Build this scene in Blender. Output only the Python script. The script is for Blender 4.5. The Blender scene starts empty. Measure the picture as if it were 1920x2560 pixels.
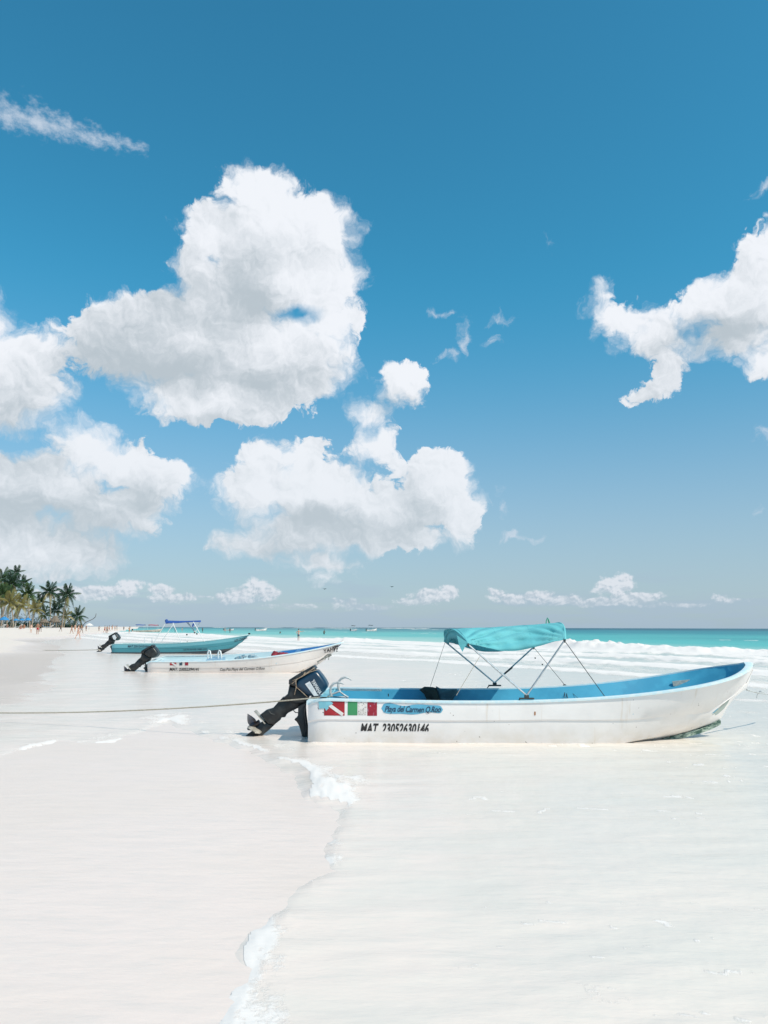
import bpy, bmesh, math, random
import numpy as np
from mathutils import Vector, Matrix, Euler
random.seed(11)
C = bpy.context.scene
COL = C.collection
# ---------------------------------------------------------------- camera
FPX = 1923.0                       # focal length in photograph pixels (1920 x 2560)
PITCH = math.atan(288.6 / FPX)
EYE = 1.58
cam_data = bpy.data.cameras.new('camera')
cam_data.sensor_fit = 'VERTICAL'
cam_data.sensor_height = 36.0
cam_data.lens = 36.0 * FPX / 2560.0
cam_data.clip_start = 0.05
cam_data.clip_end = 30000
camera = bpy.data.objects.new('camera', cam_data)
camera.location = (0, 0, EYE)
camera.rotation_euler = (Matrix.Rotation(math.radians(90) + PITCH, 3, 'X') @ Matrix.Rotation(math.radians(0.16), 3, 'Z')).to_euler()
COL.objects.link(camera)
C.camera = camera
C.render.resolution_x = 768
C.render.resolution_y = 1024
C.render.engine = 'CYCLES'
C.cycles.max_bounces = 6
C.cycles.transparent_max_bounces = 8
C.cycles.use_denoising = True
C.view_settings.view_transform = 'Standard'
C.view_settings.look = 'None'
C.view_settings.exposure = 0.0
C.view_settings.gamma = 1.0
C.view_settings.use_curve_mapping = False
# ---------------------------------------------------------------- sun
SUN_EL = math.radians(47)
SUN_AZ = math.radians(126)         # clockwise from +Y (view direction): right and a little behind the camera
sun_dir = Vector((math.cos(SUN_EL) * math.sin(SUN_AZ), math.cos(SUN_EL) * math.cos(SUN_AZ), math.sin(SUN_EL)))
sd = bpy.data.lights.new('sun', 'SUN')
sd.energy = 4.6
sd.angle = math.radians(0.53)
sd.color = (1.0, 0.885, 0.75)
sun = bpy.data.objects.new('sun', sd)
sun.rotation_euler = sun_dir.to_track_quat('Z', 'Y').to_euler()
sun.location = (0, 0, 60)
COL.objects.link(sun)
# ---------------------------------------------------------------- world: sky and procedural clouds
world = bpy.data.worlds.new('World')
C.world = world
world.use_nodes = True
world.cycles.sampling_method = 'NONE'
WN, WL = world.node_tree.nodes, world.node_tree.links
WN.clear()


def wmath(op, a, b=None, c=None, clamp=False):
    n = WN.new('ShaderNodeMath'); n.operation = op; n.use_clamp = clamp
    for k, v in enumerate((a, b, c)):
        if v is None: continue
        if isinstance(v, (int, float)): n.inputs[k].default_value = v
        else: WL.new(v, n.inputs[k])
    return n.outputs[0]


def wvec(op, a, b=None):
    n = WN.new('ShaderNodeVectorMath'); n.operation = op
    for k, v in enumerate((a, b)):
        if v is None: continue
        if isinstance(v, (tuple, list)): n.inputs[k].default_value = v
        else: WL.new(v, n.inputs[k])
    return n.outputs['Value'] if op in ('LENGTH', 'DOT_PRODUCT') else n.outputs[0]


def wnoise(vec, scale, detail=6, rough=0.55, typ='FBM', dist=0.0, dims='2D'):
    n = WN.new('ShaderNodeTexNoise'); n.noise_dimensions = dims; n.noise_type = typ
    n.inputs['Scale'].default_value = scale; n.inputs['Detail'].default_value = detail
    n.inputs['Roughness'].default_value = rough; n.inputs['Distortion'].default_value = dist
    n.normalize = True
    WL.new(vec, n.inputs['Vector'])
    return n.outputs[0]


def wsmooth(v, lo, hi, a=0.0, b=1.0):
    n = WN.new('ShaderNodeMapRange'); n.interpolation_type = 'SMOOTHSTEP'
    WL.new(v, n.inputs[0])
    for k, x in ((1, lo), (2, hi), (3, a), (4, b)):
        if isinstance(x, (int, float)): n.inputs[k].default_value = x
        else: WL.new(x, n.inputs[k])
    return n.outputs[0]


def wmix(f, a, b, mode='MIX'):
    n = WN.new('ShaderNodeMix'); n.data_type = 'RGBA'; n.blend_type = mode
    for s, v in ((n.inputs[0], f), (n.inputs[6], a), (n.inputs[7], b)):
        if isinstance(v, (int, float)): s.default_value = v
        elif isinstance(v, tuple): s.default_value = v + (1,)
        else: WL.new(v, s)
    return n.outputs[2]


def azel(px, py):
    """azimuth and elevation, in degrees, of a point of the sky"""
    u, v = px - 960, 1280 - py
    y = FPX * math.cos(PITCH) - v * math.sin(PITCH)
    z = FPX * math.sin(PITCH) + v * math.cos(PITCH)
    return math.degrees(math.atan2(u, y)), math.degrees(math.atan2(z, math.hypot(u, y)))


tc = WN.new('ShaderNodeTexCoord')
sep = WN.new('ShaderNodeSeparateXYZ'); WL.new(tc.outputs['Generated'], sep.inputs[0])
az = wmath('MULTIPLY', wmath('ARCTAN2', sep.outputs[0], sep.outputs[1]), 57.29578)
az = wmath('SUBTRACT', wmath('PINGPONG', wmath('ADD', az, 36.0), 72.0), 36.0)    # the clouds go on all round
el = wmath('MULTIPLY', wmath('ARCSINE', sep.outputs[2]), 57.29578)
comb = WN.new('ShaderNodeCombineXYZ'); WL.new(az, comb.inputs[0]); WL.new(el, comb.inputs[1])
P0 = comb.outputs[0]
K = 1.1573     # the outlines below were measured on a 1659 pixel wide view
# x, y, half width, half height
HEAPS = [
 (545,422,76,66),(600,500,130,105),(450,510,70,66),(440,590,70,60),(700,510,74,74),(740,590,44,50),(600,600,165,90),(715,630,70,62),(490,650,120,95),(700,700,85,60),(420,740,250,115),(300,750,150,90),
 (610,780,150,105),(470,860,190,62),(175,722,58,30),(700,760,70,60),
 (0,830,150,115),(-20,700,42,75),(90,770,70,50),(5,895,70,45),
 (180,968,74,62),(275,1005,95,48),(345,1035,66,52),(100,1045,150,70),(0,1060,140,85),(230,1105,125,62),(110,1190,175,62),(300,1080,70,50),(20,1160,110,75),
 (570,985,52,42),(655,992,66,46),(560,1055,98,66),(690,1065,130,66),(830,1110,125,62),(945,1040,78,70),(995,1105,48,66),(790,1160,190,36),
 (640,1150,120,55),(550,1180,90,34),(690,1215,80,20),(710,1250,34,14),
 (868,828,66,40),(800,900,44,34),(815,960,56,48),(855,1005,26,30),
 (1620,650,130,85),(1655,540,55,70),(1520,660,95,48),(1420,715,95,55),(1338,690,52,45),(1308,648,30,32),(1440,780,42,56),(1405,845,44,22),(1470,735,50,40),(1580,725,120,44),(1655,770,55,45)]
THIN = [(965,768,34,13),(1005,735,16,40),(940,675,34,10),(1650,410,42,13),(1650,935,26,18),(1632,1115,11,15),(1085,1085,12,22),
 (1130,1160,60,9),(1190,520,14,12),(1070,690,24,10),(1060,735,16,12)]
LOW = [(555,1272,30,22),(520,1284,26,14),(585,1284,26,14),(505,1293,44,12),(930,1290,44,16),(972,1280,26,17),(895,1298,40,9),(1070,1284,22,13),(1110,1292,46,12),(1165,1290,40,13),(1225,1294,40,10),(1310,1266,28,20),(1342,1262,30,24),(1375,1288,60,10),
 (1555,1290,18,9),(1585,1294,34,5),(285,1264,26,16),(240,1278,60,14),(350,1276,30,11),(375,1292,56,10),(160,1285,90,16),(735,1305,14,10),(760,1308,18,9),(1300,1300,110,9),(800,1312,60,6),(1450,1305,60,5),(640,1310,50,6)]


def field(p, blobs, k=0.9):
    f = None
    for (x, y, rx, ry) in blobs:
        a0, e0 = azel(x * K, y * K)
        a1, _ = azel((x + rx) * K, y * K); _, e1 = azel(x * K, (y - ry) * K)
        ra, re = abs(a1 - a0), abs(e1 - e0)
        d = wvec('MULTIPLY', wvec('SUBTRACT', p, (a0, e0, 0)), (1 / ra, 1 / re, 0))
        rm = math.sqrt(ra * re)
        t = wmath('MULTIPLY_ADD', wvec('LENGTH', d), -rm, rm)
        f = t if f is None else wmath('SMOOTH_MAX', f, t, k)
    return f


# domain warp so that no outline keeps a regular shape
wn = WN.new('ShaderNodeTexNoise'); wn.noise_dimensions = '2D'
wn.inputs['Scale'].default_value = 0.42; wn.inputs['Detail'].default_value = 5; wn.inputs['Roughness'].default_value = 0.52
WL.new(P0, wn.inputs['Vector'])
warp = wvec('MULTIPLY', wvec('SUBTRACT', wn.outputs['Color'], (0.5, 0.5, 0.5)), (2.6, 2.4, 0))
PW = wvec('ADD', P0, warp)


def billow(p):
    """cauliflower relief, about -1 .. 1: rounded lobes with sharp creases between them"""
    v = WN.new('ShaderNodeTexVoronoi'); v.voronoi_dimensions = '2D'; v.feature = 'F1'
    v.inputs['Scale'].default_value = 0.50; v.inputs['Detail'].default_value = 4.0
    v.inputs['Roughness'].default_value = 0.56; v.inputs['Lacunarity'].default_value = 2.3
    v.normalize = True
    WL.new(p, v.inputs['Vector'])
    a = wmath('MULTIPLY_ADD', v.outputs['Distance'], -3.0, 1.05)
    return wmath('MULTIPLY_ADD', wnoise(p, 1.3, 7, 0.60), 0.55, wmath('SUBTRACT', a, 0.275))


SH = (1.5, 1.9, 0.0)        # towards the sun, projected on the sky
ss = (0.22, 0.30, 0.0)
F0 = field(PW, HEAPS)
F1 = field(wvec('ADD', PW, SH), HEAPS)
B0 = billow(PW)
B1 = billow(wvec('ADD', PW, ss))
T0 = wmath('MULTIPLY_ADD', B0, 0.95, F0)
hole = field(wvec('ADD', P0, wvec('MULTIPLY', warp, (0.5, 0.5, 0))), [(662, 682, 34, 18), (646, 672, 18, 16)], 0.3)
T0 = wmath('SUBTRACT', T0, wmath('MULTIPLY', wsmooth(wmath('ADD', hole, wmath('MULTIPLY', B0, 0.5)), -0.7, 1.5), 2.3))
SHADE = [(390,715,170,85),(500,640,110,60),(330,790,150,60),(640,800,90,40),(130,1120,150,60),(230,1195,150,40),(40,1010,90,40),(750,1140,150,42),(600,1170,110,34),(1540,715,130,42),(40,880,80,60),(300,1090,60,30),(830,860,60,18)]
SF = field(wvec('ADD', P0, wvec('MULTIPLY', warp, (0.8, 0.8, 0))), SHADE, 2.5)     # the thick, grey hearts of the clouds
shade0 = wsmooth(SF, -2.2, 1.0)
# feathering changes from place to place: crisp tops, frayed elsewhere
soft = wsmooth(wmath('ADD', wnoise(P0, 0.16, 2, 0.5), wmath('MULTIPLY', shade0, 0.13)), 0.38, 0.72, 0.14, 1.25)
amask = wsmooth(T0, wmath('MULTIPLY', soft, -0.45), wmath('ADD', wmath('MULTIPLY', soft, 1.2), 0.12))
rel_big = wmath('SUBTRACT', F0, F1)
rel_small = wmath('SUBTRACT', B0, B1)
shade = wsmooth(SF, -2.6, 2.6)
lit = wmath('ADD', wmath('MULTIPLY', rel_big, 0.17), wmath('MULTIPLY', rel_small, 0.42))
lit = wmath('ADD', lit, wmath('MULTIPLY', wmath('SUBTRACT', wnoise(P0, 0.16, 5, 0.55), 0.5), 1.3))
lit = wmath('SUBTRACT', wmath('ADD', lit, 0.66), wmath('MULTIPLY', shade, 0.80))
lit = wsmooth(lit, -0.45, 1.05)
cloud = wmix(lit, (0.49, 0.56, 0.615), (0.885, 0.915, 0.965))
# thin pieces
fr = wnoise(PW, 0.9, 8, 0.68)
T2 = wmath('ADD', field(PW, THIN, 0.3), wmath('MULTIPLY', wmath('SUBTRACT', fr, 0.5), 2.6))
amask2 = wmath('MULTIPLY', wsmooth(T2, -0.15, 1.3), 0.85)
# the streak, upper left
sx, sy = azel(150 * K, 280 * K)
q0, q1 = azel(0, 243 * K), azel(305 * K, 327 * K)
rot = WN.new('ShaderNodeVectorRotate'); rot.rotation_type = 'Z_AXIS'
WL.new(P0, rot.inputs['Vector']); rot.inputs['Center'].default_value = (sx, sy, 0); rot.inputs['Angle'].default_value = -math.atan2(q1[1] - q0[1], q1[0] - q0[0])
rv = wvec('SUBTRACT', rot.outputs[0], (sx, sy, 0))
rs = WN.new('ShaderNodeSeparateXYZ'); WL.new(rv, rs.inputs[0])
along = wmath('ABSOLUTE', wmath('DIVIDE', rs.outputs[0], 5.6))
wid = wmath('MULTIPLY_ADD', rs.outputs[0], -0.09, 1.0)
acr = wmath('ABSOLUTE', wmath('DIVIDE', wmath('ADD', rs.outputs[1], 0.1), wid))
T3 = wmath('SUBTRACT', 1.0, wmath('MAXIMUM', wmath('POWER', along, 6.0), acr))
fr3 = wnoise(wvec('MULTIPLY', rv, (0.8, 1.3, 1)), 0.8, 8, 0.66)
T3 = wmath('ADD', T3, wmath('MULTIPLY', wmath('SUBTRACT', fr3, 0.52), 3.0))
amask3 = wmath('MULTIPLY', wsmooth(T3, 0.0, 1.6), 0.80)
# the row just above the horizon
PL = wvec('ADD', P0, wvec('MULTIPLY', warp, (0.45, 0.22, 0)))
FL = field(PL, LOW, 0.25)
BL = billow(wvec('MULTIPLY', PL, (1.9, 2.4, 1)))
BL1 = billow(wvec('MULTIPLY', wvec('ADD', PL, (0.10, 0.16, 0)), (1.9, 2.4, 1)))
TL = wmath('MULTIPLY_ADD', BL, 0.42, FL)
aL = wmath('MULTIPLY', wsmooth(TL, -0.10, 0.30), wsmooth(el, 0.5, 2.6, 0.15, 0.92))
litL = wsmooth(wmath('ADD', wmath('SUBTRACT', BL, BL1), wmath('MULTIPLY', wmath('SUBTRACT', el, 2.1), 0.35)), -0.5, 0.5)
cloudL = wmix(litL, (0.47, 0.565, 0.65), (0.76, 0.80, 0.86))
lowband = wmath('MULTIPLY', wsmooth(wmath('ADD', wnoise(wvec('MULTIPLY', P0, (0.12, 0.9, 1)), 1.0, 5, 0.6), wmath('MULTIPLY', el, -0.06)), 0.30, 0.52), 0.5)
# sky
sky = WN.new('ShaderNodeTexSky'); sky.sky_type = 'NISHITA'; sky.sun_disc = False
sky.sun_elevation = SUN_EL; sky.sun_rotation = SUN_AZ
sky.altitude = 0; sky.air_density = 1.0; sky.dust_density = 0.6; sky.ozone_density = 1.6
STR = 0.12
tinted = wmix(1.0, sky.outputs[0], wmix(wsmooth(el, 0.0, 26.0), (0.86, 0.895, 0.945), (0.325, 1.24, 1.29)), 'MULTIPLY')
haze = wmath('POWER', wmath('SUBTRACT', 1.0, wsmooth(el, -1.0, 34.0)), 3.0)
clear = wmix(wmath('MULTIPLY', haze, 0.72), tinted, (0.365 / STR, 0.525 / STR, 0.650 / STR))
clear = wmix(wmath('MULTIPLY', lowband, wsmooth(el, 6.5, 0.5)), clear, (0.40 / STR, 0.51 / STR, 0.64 / STR))
out = wmix(aL, clear, wmix(1.0, cloudL, (1 / STR, 1 / STR, 1 / STR), 'MULTIPLY'))
air = wsmooth(el, 2.0, 20.0, 0.72, 1.0)
cl = wmix(air, (0.56, 0.66, 0.73), cloud)
cl = wmix(1.0, cl, (1 / STR, 1 / STR, 1 / STR), 'MULTIPLY')
out = wmix(amask, out, cl)
thinc = (0.66 / STR, 0.73 / STR, 0.83 / STR)
out = wmix(amask2, out, thinc)
out = wmix(amask3, out, thinc)
bg = WN.new('ShaderNodeBackground'); bg.inputs['Strength'].default_value = STR
WL.new(out, bg.inputs['Color'])
wo = WN.new('ShaderNodeOutputWorld'); WL.new(bg.outputs[0], wo.inputs['Surface'])
# ---------------------------------------------------------------- helpers
def at(px, py, Y):
    """the point at depth Y seen at a pixel of the photograph"""
    u, v = px - 960, 1280 - py
    y = FPX * math.cos(PITCH) - v * math.sin(PITCH)
    z = FPX * math.sin(PITCH) + v * math.cos(PITCH)
    return Vector((u / y * Y, Y, EYE + z / y * Y))


def ground(px, py):
    """where the ray through a pixel meets the beach or the sea"""
    d, last = 2.0, 2.0
    while d < 4000:
        p = at(px, py, d)
        if p.z <= max(0.0, float(sand_z(np.array([p.x]), np.array([p.y]))[0])): break
        last = d; d *= 1.01
    for _ in range(20):
        m = (d + last) / 2; p = at(px, py, m)
        if p.z <= max(0.0, float(sand_z(np.array([p.x]), np.array([p.y]))[0])): d = m
        else: last = m
    return at(px, py, d)


def link(o, parent=None):
    COL.objects.link(o)
    if parent is not None: o.parent = parent
    return o


def empty(name, loc=(0, 0, 0), rz=0.0):
    o = bpy.data.objects.new(name, None); o.empty_display_size = 0.2
    o.location = loc; o.rotation_euler = (0, 0, rz)
    return link(o)


def tag(o, label=None, cat=None, group=None, kind=None):
    if label: o['label'] = label
    if cat: o['category'] = cat
    if group: o['group'] = group
    if kind: o['kind'] = kind
    return o


def smooth(me, ang=40):
    me.polygons.foreach_set('use_smooth', [True] * len(me.polygons))
    if ang < 180: me.set_sharp_from_angle(angle=math.radians(ang))
    me.update()


def mesh_obj(name, verts, faces, mats, parent=None, ang=40, fmat=None):
    me = bpy.data.meshes.new(name)
    me.from_pydata([tuple(v) for v in verts], [], faces)
    for m in (mats if isinstance(mats, (list, tuple)) else [mats]): me.materials.append(m)
    if fmat: me.polygons.foreach_set('material_index', fmat)
    if ang is not None: smooth(me, ang)
    return link(bpy.data.objects.new(name, me), parent)


class MB:
    """collects simple solids for ONE mesh"""
    def __init__(self): self.v, self.f, self.m = [], [], []

    def add(self, vs, fs, mi=0):
        n = len(self.v); self.v += [tuple(v) for v in vs]
        self.f += [tuple(i + n for i in f) for f in fs]; self.m += [mi] * len(fs)
        return self

    def box(self, c, s, rot=None, mi=0):
        vs = [Vector((x * s[0] / 2, y * s[1] / 2, z * s[2] / 2)) for x in (-1, 1) for y in (-1, 1) for z in (-1, 1)]
        if rot is not None: vs = [rot @ v for v in vs]
        vs = [v + Vector(c) for v in vs]
        return self.add(vs, [(0, 1, 3, 2), (4, 6, 7, 5), (0, 4, 5, 1), (2, 3, 7, 6), (0, 2, 6, 4), (1, 5, 7, 3)], mi)

    def tube(self, pts, r, n=8, mi=0, cap=True):
        pts = [Vector(p) for p in pts]; rs = r if isinstance(r, (list, tuple)) else [r] * len(pts)
        rings = []; up = Vector((0, 0, 1)); prev = None
        for i, p in enumerate(pts):
            t = (pts[min(i + 1, len(pts) - 1)] - pts[max(i - 1, 0)]).normalized()
            if prev is None:
                a = t.cross(up)
                if a.length < 1e-3: a = t.cross(Vector((1, 0, 0)))
            else: a = prev - t * prev.dot(t)
            a.normalize(); prev = a; b = t.cross(a)
            rings.append([p + (a * math.cos(2 * math.pi * k / n) + b * math.sin(2 * math.pi * k / n)) * rs[i] for k in range(n)])
        vs = [v for rr in rings for v in rr]; fs = []
        for i in range(len(pts) - 1):
            for k in range(n):
                fs.append((i * n + k, i * n + (k + 1) % n, (i + 1) * n + (k + 1) % n, (i + 1) * n + k))
        if cap:
            fs.append(tuple(range(n))[::-1]); fs.append(tuple((len(pts) - 1) * n + k for k in range(n)))
        return self.add(vs, fs, mi)

    def slab(self, out, y0, hw, bev=0.02, mi=0, steps=3):
        """outline in the XZ plane swelled to +-hw about y0, edges rounded"""
        cx = sum(p[0] for p in out) / len(out); cz = sum(p[1] for p in out) / len(out)
        size = max(math.hypot(p[0] - cx, p[1] - cz) for p in out)
        L = []
        for k in range(steps + 1):
            a = math.pi / 2 * k / steps
            L.append((-(hw - bev) - bev * math.cos(a), 1 - bev / size * (1 - math.sin(a)) * 1.2))
        L = L + [(-a, b) for a, b in L[::-1]]
        vs = [(cx + (p[0] - cx) * s, y0 + y, cz + (p[1] - cz) * s) for y, s in L for p in out]
        n = len(out); fs = []
        for i in range(len(L) - 1):
            for k in range(n): fs.append((i * n + k, i * n + (k + 1) % n, (i + 1) * n + (k + 1) % n, (i + 1) * n + k))
        fs.append(tuple(range(n))[::-1]); fs.append(tuple((len(L) - 1) * n + k for k in range(n)))
        return self.add(vs, fs, mi)

    def ball(self, c, r, n=8, mi=0):
        r = r if isinstance(r, (tuple, list)) else (r, r, r)
        vs = [(c[0] + r[0] * math.cos(2 * math.pi * k / n) * math.sin(math.pi * (i + 1) / (n // 2 + 1)),
               c[1] + r[1] * math.sin(2 * math.pi * k / n) * math.sin(math.pi * (i + 1) / (n // 2 + 1)),
               c[2] + r[2] * math.cos(math.pi * (i + 1) / (n // 2 + 1))) for i in range(n // 2) for k in range(n)]
        m = n // 2
        fs = [(i * n + k, (i + 1) * n + k, (i + 1) * n + (k + 1) % n, i * n + (k + 1) % n) for i in range(m - 1) for k in range(n)]
        vs += [(c[0], c[1], c[2] + r[2]), (c[0], c[1], c[2] - r[2])]
        fs += [(m * n, k, (k + 1) % n) for k in range(n)] + [(m * n + 1, (m - 1) * n + (k + 1) % n, (m - 1) * n + k) for k in range(n)]
        return self.add(vs, fs, mi)

    def build(self, name, mats, parent=None, ang=40):
        o = mesh_obj(name, self.v, self.f, mats, parent, None, self.m)
        bm = bmesh.new(); bm.from_mesh(o.data); bmesh.ops.recalc_face_normals(bm, faces=bm.faces); bm.to_mesh(o.data); bm.free()
        if ang is not None: smooth(o.data, ang)
        return o


def copy_tree(o, parent=None):
    c = o.copy(); COL.objects.link(c)
    if parent is not None: c.parent = parent
    for ch in list(o.children): copy_tree(ch, c)
    return c


class NT:
    """small wrapper for material nodes"""
    def __init__(self, name):
        self.mat = bpy.data.materials.new(name); self.mat.use_nodes = True
        self.n, self.l = self.mat.node_tree.nodes, self.mat.node_tree.links
        self.b = self.n['Principled BSDF']

    def set(self, key, v):
        s = self.b.inputs[key]
        if isinstance(v, tuple): s.default_value = v + (1,) if len(v) == 3 and s.type == 'RGBA' else v
        elif isinstance(v, (int, float)): s.default_value = v
        else: self.l.new(v, s)

    def _in(self, s, v):
        if v is None: return
        if isinstance(v, (int, float)): s.default_value = v
        elif isinstance(v, tuple): s.default_value = v + (1,) if s.type == 'RGBA' and len(v) == 3 else v
        else: self.l.new(v, s)

    def math(self, op, a, b=None, c=None, clamp=False):
        n = self.n.new('ShaderNodeMath'); n.operation = op; n.use_clamp = clamp
        for k, v in enumerate((a, b, c)): self._in(n.inputs[k], v)
        return n.outputs[0]

    def coord(self, kind='Object', scale=(1, 1, 1), rot=(0, 0, 0), loc=(0, 0, 0)):
        t = self.n.new('ShaderNodeTexCoord'); m = self.n.new('ShaderNodeMapping')
        self.l.new(t.outputs[kind], m.inputs[0])
        m.inputs['Location'].default_value = loc; m.inputs['Rotation'].default_value = rot; m.inputs['Scale'].default_value = scale
        return m.outputs[0]

    def sep(self, v):
        s = self.n.new('ShaderNodeSeparateXYZ'); self.l.new(v, s.inputs[0]); return s.outputs

    def noise(self, vec, scale, detail=5, rough=0.55, dist=0.0):
        n = self.n.new('ShaderNodeTexNoise'); self.l.new(vec, n.inputs['Vector'])
        n.inputs['Scale'].default_value = scale; n.inputs['Detail'].default_value = detail
        n.inputs['Roughness'].default_value = rough; n.inputs['Distortion'].default_value = dist
        return n.outputs[0]

    def ramp(self, v, lo, hi, a=0.0, b=1.0, sm=True):
        n = self.n.new('ShaderNodeMapRange'); n.interpolation_type = 'SMOOTHSTEP' if sm else 'LINEAR'
        self._in(n.inputs[0], v)
        for k, x in ((1, lo), (2, hi), (3, a), (4, b)): self._in(n.inputs[k], x)
        return n.outputs[0]

    def mix(self, f, a, b, mode='MIX'):
        n = self.n.new('ShaderNodeMix'); n.data_type = 'RGBA'; n.blend_type = mode
        self._in(n.inputs[0], f); self._in(n.inputs[6], a); self._in(n.inputs[7], b)
        return n.outputs[2]

    def attr(self, name):
        n = self.n.new('ShaderNodeAttribute'); n.attribute_name = name
        return n.outputs['Fac']

    def bump(self, h, strength=0.3, dist=0.01):
        n = self.n.new('ShaderNodeBump'); n.inputs['Strength'].default_value = strength; n.inputs['Distance'].default_value = dist
        self.l.new(h, n.inputs['Height']); self.l.new(n.outputs[0], self.b.inputs['Normal'])


def pmat(name, c, c2=None, scale=8, rough=0.5, metal=0.0, bump=0.0, spec=0.5, lo=0.4, hi=0.6, detail=5, bscale=None, bdist=0.01):
    t = NT(name); v = t.coord('Object')
    if c2 is None: c2 = tuple(x * 0.8 for x in c)
    t.set('Base Color', t.mix(t.ramp(t.noise(v, scale, detail), lo, hi), c, c2))
    t.set('Roughness', rough); t.set('Metallic', metal); t.set('Specular IOR Level', spec)
    if bump: t.bump(t.noise(v, bscale or scale * 3, 6), bump, bdist)
    return t.mat


# numpy value noise
def _h(ix, iy, seed):
    n = (ix.astype(np.int64) * 374761393 + iy.astype(np.int64) * 668265263 + seed * 974711) & 0xffffffff
    n = ((n ^ (n >> 13)) * 1274126177) & 0xffffffff
    return ((n ^ (n >> 16)) & 0xffff) / 65535.0


def vn(x, y, seed=0):
    ix, iy = np.floor(x), np.floor(y); fx, fy = x - ix, y - iy
    fx = fx * fx * (3 - 2 * fx); fy = fy * fy * (3 - 2 * fy)
    a, b, c, d = _h(ix, iy, seed), _h(ix + 1, iy, seed), _h(ix, iy + 1, seed), _h(ix + 1, iy + 1, seed)
    return (a + (b - a) * fx) * (1 - fy) + (c + (d - c) * fx) * fy


def fbm(x, y, o=4, seed=0, g=0.5):
    s = 0.0; a = 1.0; t = 0.0
    for k in range(o):
        s = s + a * vn(x, y, seed + k * 17); t += a; a *= g; x = x * 2.03 + 5.1; y = y * 2.03 + 1.7
    return s / t


def sst(v, lo, hi):
    t = np.clip((v - lo) / (hi - lo), 0, 1); return t * t * (3 - 2 * t)


# ---------------------------------------------------------------- ground shape
EDGE_Y = [-4000, -60, 0, 20, 45, 78, 113, 160, 240, 600, 1500, 8000]
EDGE_X = [600, 0, -11, -15, -22, -36, -46, -60, -82, -190, -470, -2500]


def inland(x, y):
    return np.interp(y, EDGE_Y, EDGE_X) - x + (fbm(x * 0.05, y * 0.05, 2, 5) - 0.5) * 5


def offshore(x, y): return 0.872 * x + 0.489 * y


def sand_z(x, y):
    d = inland(x, y)
    z = -0.012 + 0.05 * sst(d, -8.5, -3.0) + 0.25 * sst(d, -4.5, 0.5) + 0.95 * sst(d, 0.0, 13.0)
    z = z + 0.05 * (fbm(x * 0.35, y * 0.35, 3, 9) - 0.5) * sst(d, 0.0, 5.0)
    s = offshore(x, y)
    return z - np.where(d < 0, 0.02 * np.clip(s - 2.5, 0, 100), 0)


def fan(angs, radii):
    A, R = np.meshgrid(angs, radii)
    return R * np.sin(A), R * np.cos(A)


def fan_mesh(name, x, y, z, mat, closed=True):
    nr, na = x.shape
    co = np.stack([x, y, z], -1).reshape(-1, 3).astype(np.float32)
    i = np.arange(nr - 1)[:, None] * na; k = np.arange(na)[None, :]; k2 = (k + 1) % na
    q = np.stack([i + k, i + k2, i + na + k2, i + na + k], -1).reshape(-1, 4)[:, ::-1]
    nq = len(q)
    # the little disc under the camera
    cidx = len(co); co = np.vstack([co, [[0, 0, z[0].mean()]]]).astype(np.float32)
    tri = np.stack([np.full(na, cidx), (np.arange(na) + 1) % na, np.arange(na)], -1)
    me = bpy.data.meshes.new(name)
    me.vertices.add(len(co)); me.vertices.foreach_set('co', co.ravel())
    me.loops.add(nq * 4 + na * 3)
    me.loops.foreach_set('vertex_index', np.concatenate([q.ravel(), tri.ravel()]).astype(np.int32))
    me.polygons.add(nq + na)
    me.polygons.foreach_set('loop_start', np.concatenate([np.arange(nq) * 4, nq * 4 + np.arange(na) * 3]).astype(np.int32))
    me.update(calc_edges=True); me.validate()
    me.polygons.foreach_set('use_smooth', np.ones(nq + na, dtype=bool))
    me.materials.append(mat)
    # faces must look up
    if me.polygons[0].normal.z < 0: me.flip_normals()
    return link(bpy.data.objects.new(name, me))


def angles(step, half=38, back=3.0):
    a = list(np.arange(-half, half, step)); b = list(np.arange(half, 360 - half, back))
    return np.radians(np.array(a + b))


def grow(spans):
    r = [spans[0][0]]
    for a, b, g in spans:
        while r[-1] < b: r.append(r[-1] * g)
    return np.array(r)


# sand ----------------------------------------------------------------------
t = NT('beach_sand')
pos = t.coord('Object'); zz = t.sep(pos)
big = t.noise(pos, 0.35, 4); fine = t.noise(pos, 9.0, 6, 0.6); grain = t.noise(pos, 140.0, 3, 0.7)
streak = t.noise(t.coord('Object', (0.55, 1.7, 1), (0, 0, 0.25)), 3.2, 6, 0.6)
wet = t.mix(t.ramp(streak, 0.35, 0.7), (0.785, 0.668, 0.617), (0.755, 0.648, 0.602))
rp = t.noise(t.coord('Object', (0.45, 2.0, 1), (0, 0, 0.2)), 6.5, 6, 0.65)
wet = t.mix(t.math('MULTIPLY', t.ramp(rp, 0.45, 0.75), 0.5), wet, (0.640, 0.590, 0.560))
wet = t.mix(t.math('MULTIPLY', t.ramp(big, 0.42, 0.62), 0.5), wet, (0.74, 0.63, 0.565))
tan = t.mix(t.ramp(fine, 0.3, 0.7), (0.47, 0.385, 0.315), (0.40, 0.33, 0.275))
tanmask = t.math('MULTIPLY', t.math('MULTIPLY', t.ramp(t.attr('inland'), -8.5, -6.0), t.ramp(t.attr('inland'), 0.5, -2.5)), t.ramp(t.noise(t.coord('Object', (1, 0.35, 1)), 0.16, 4), 0.34, 0.55))
wet = t.mix(t.math('MULTIPLY', tanmask, 0.55), wet, tan)
dry = t.mix(t.ramp(fine, 0.3, 0.72), (0.745, 0.665, 0.605), (0.66, 0.585, 0.525))
dryness = t.ramp(t.math('ADD', zz[2], t.math('MULTIPLY', t.math('SUBTRACT', big, 0.5), 0.12)), 0.20, 0.32)
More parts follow.
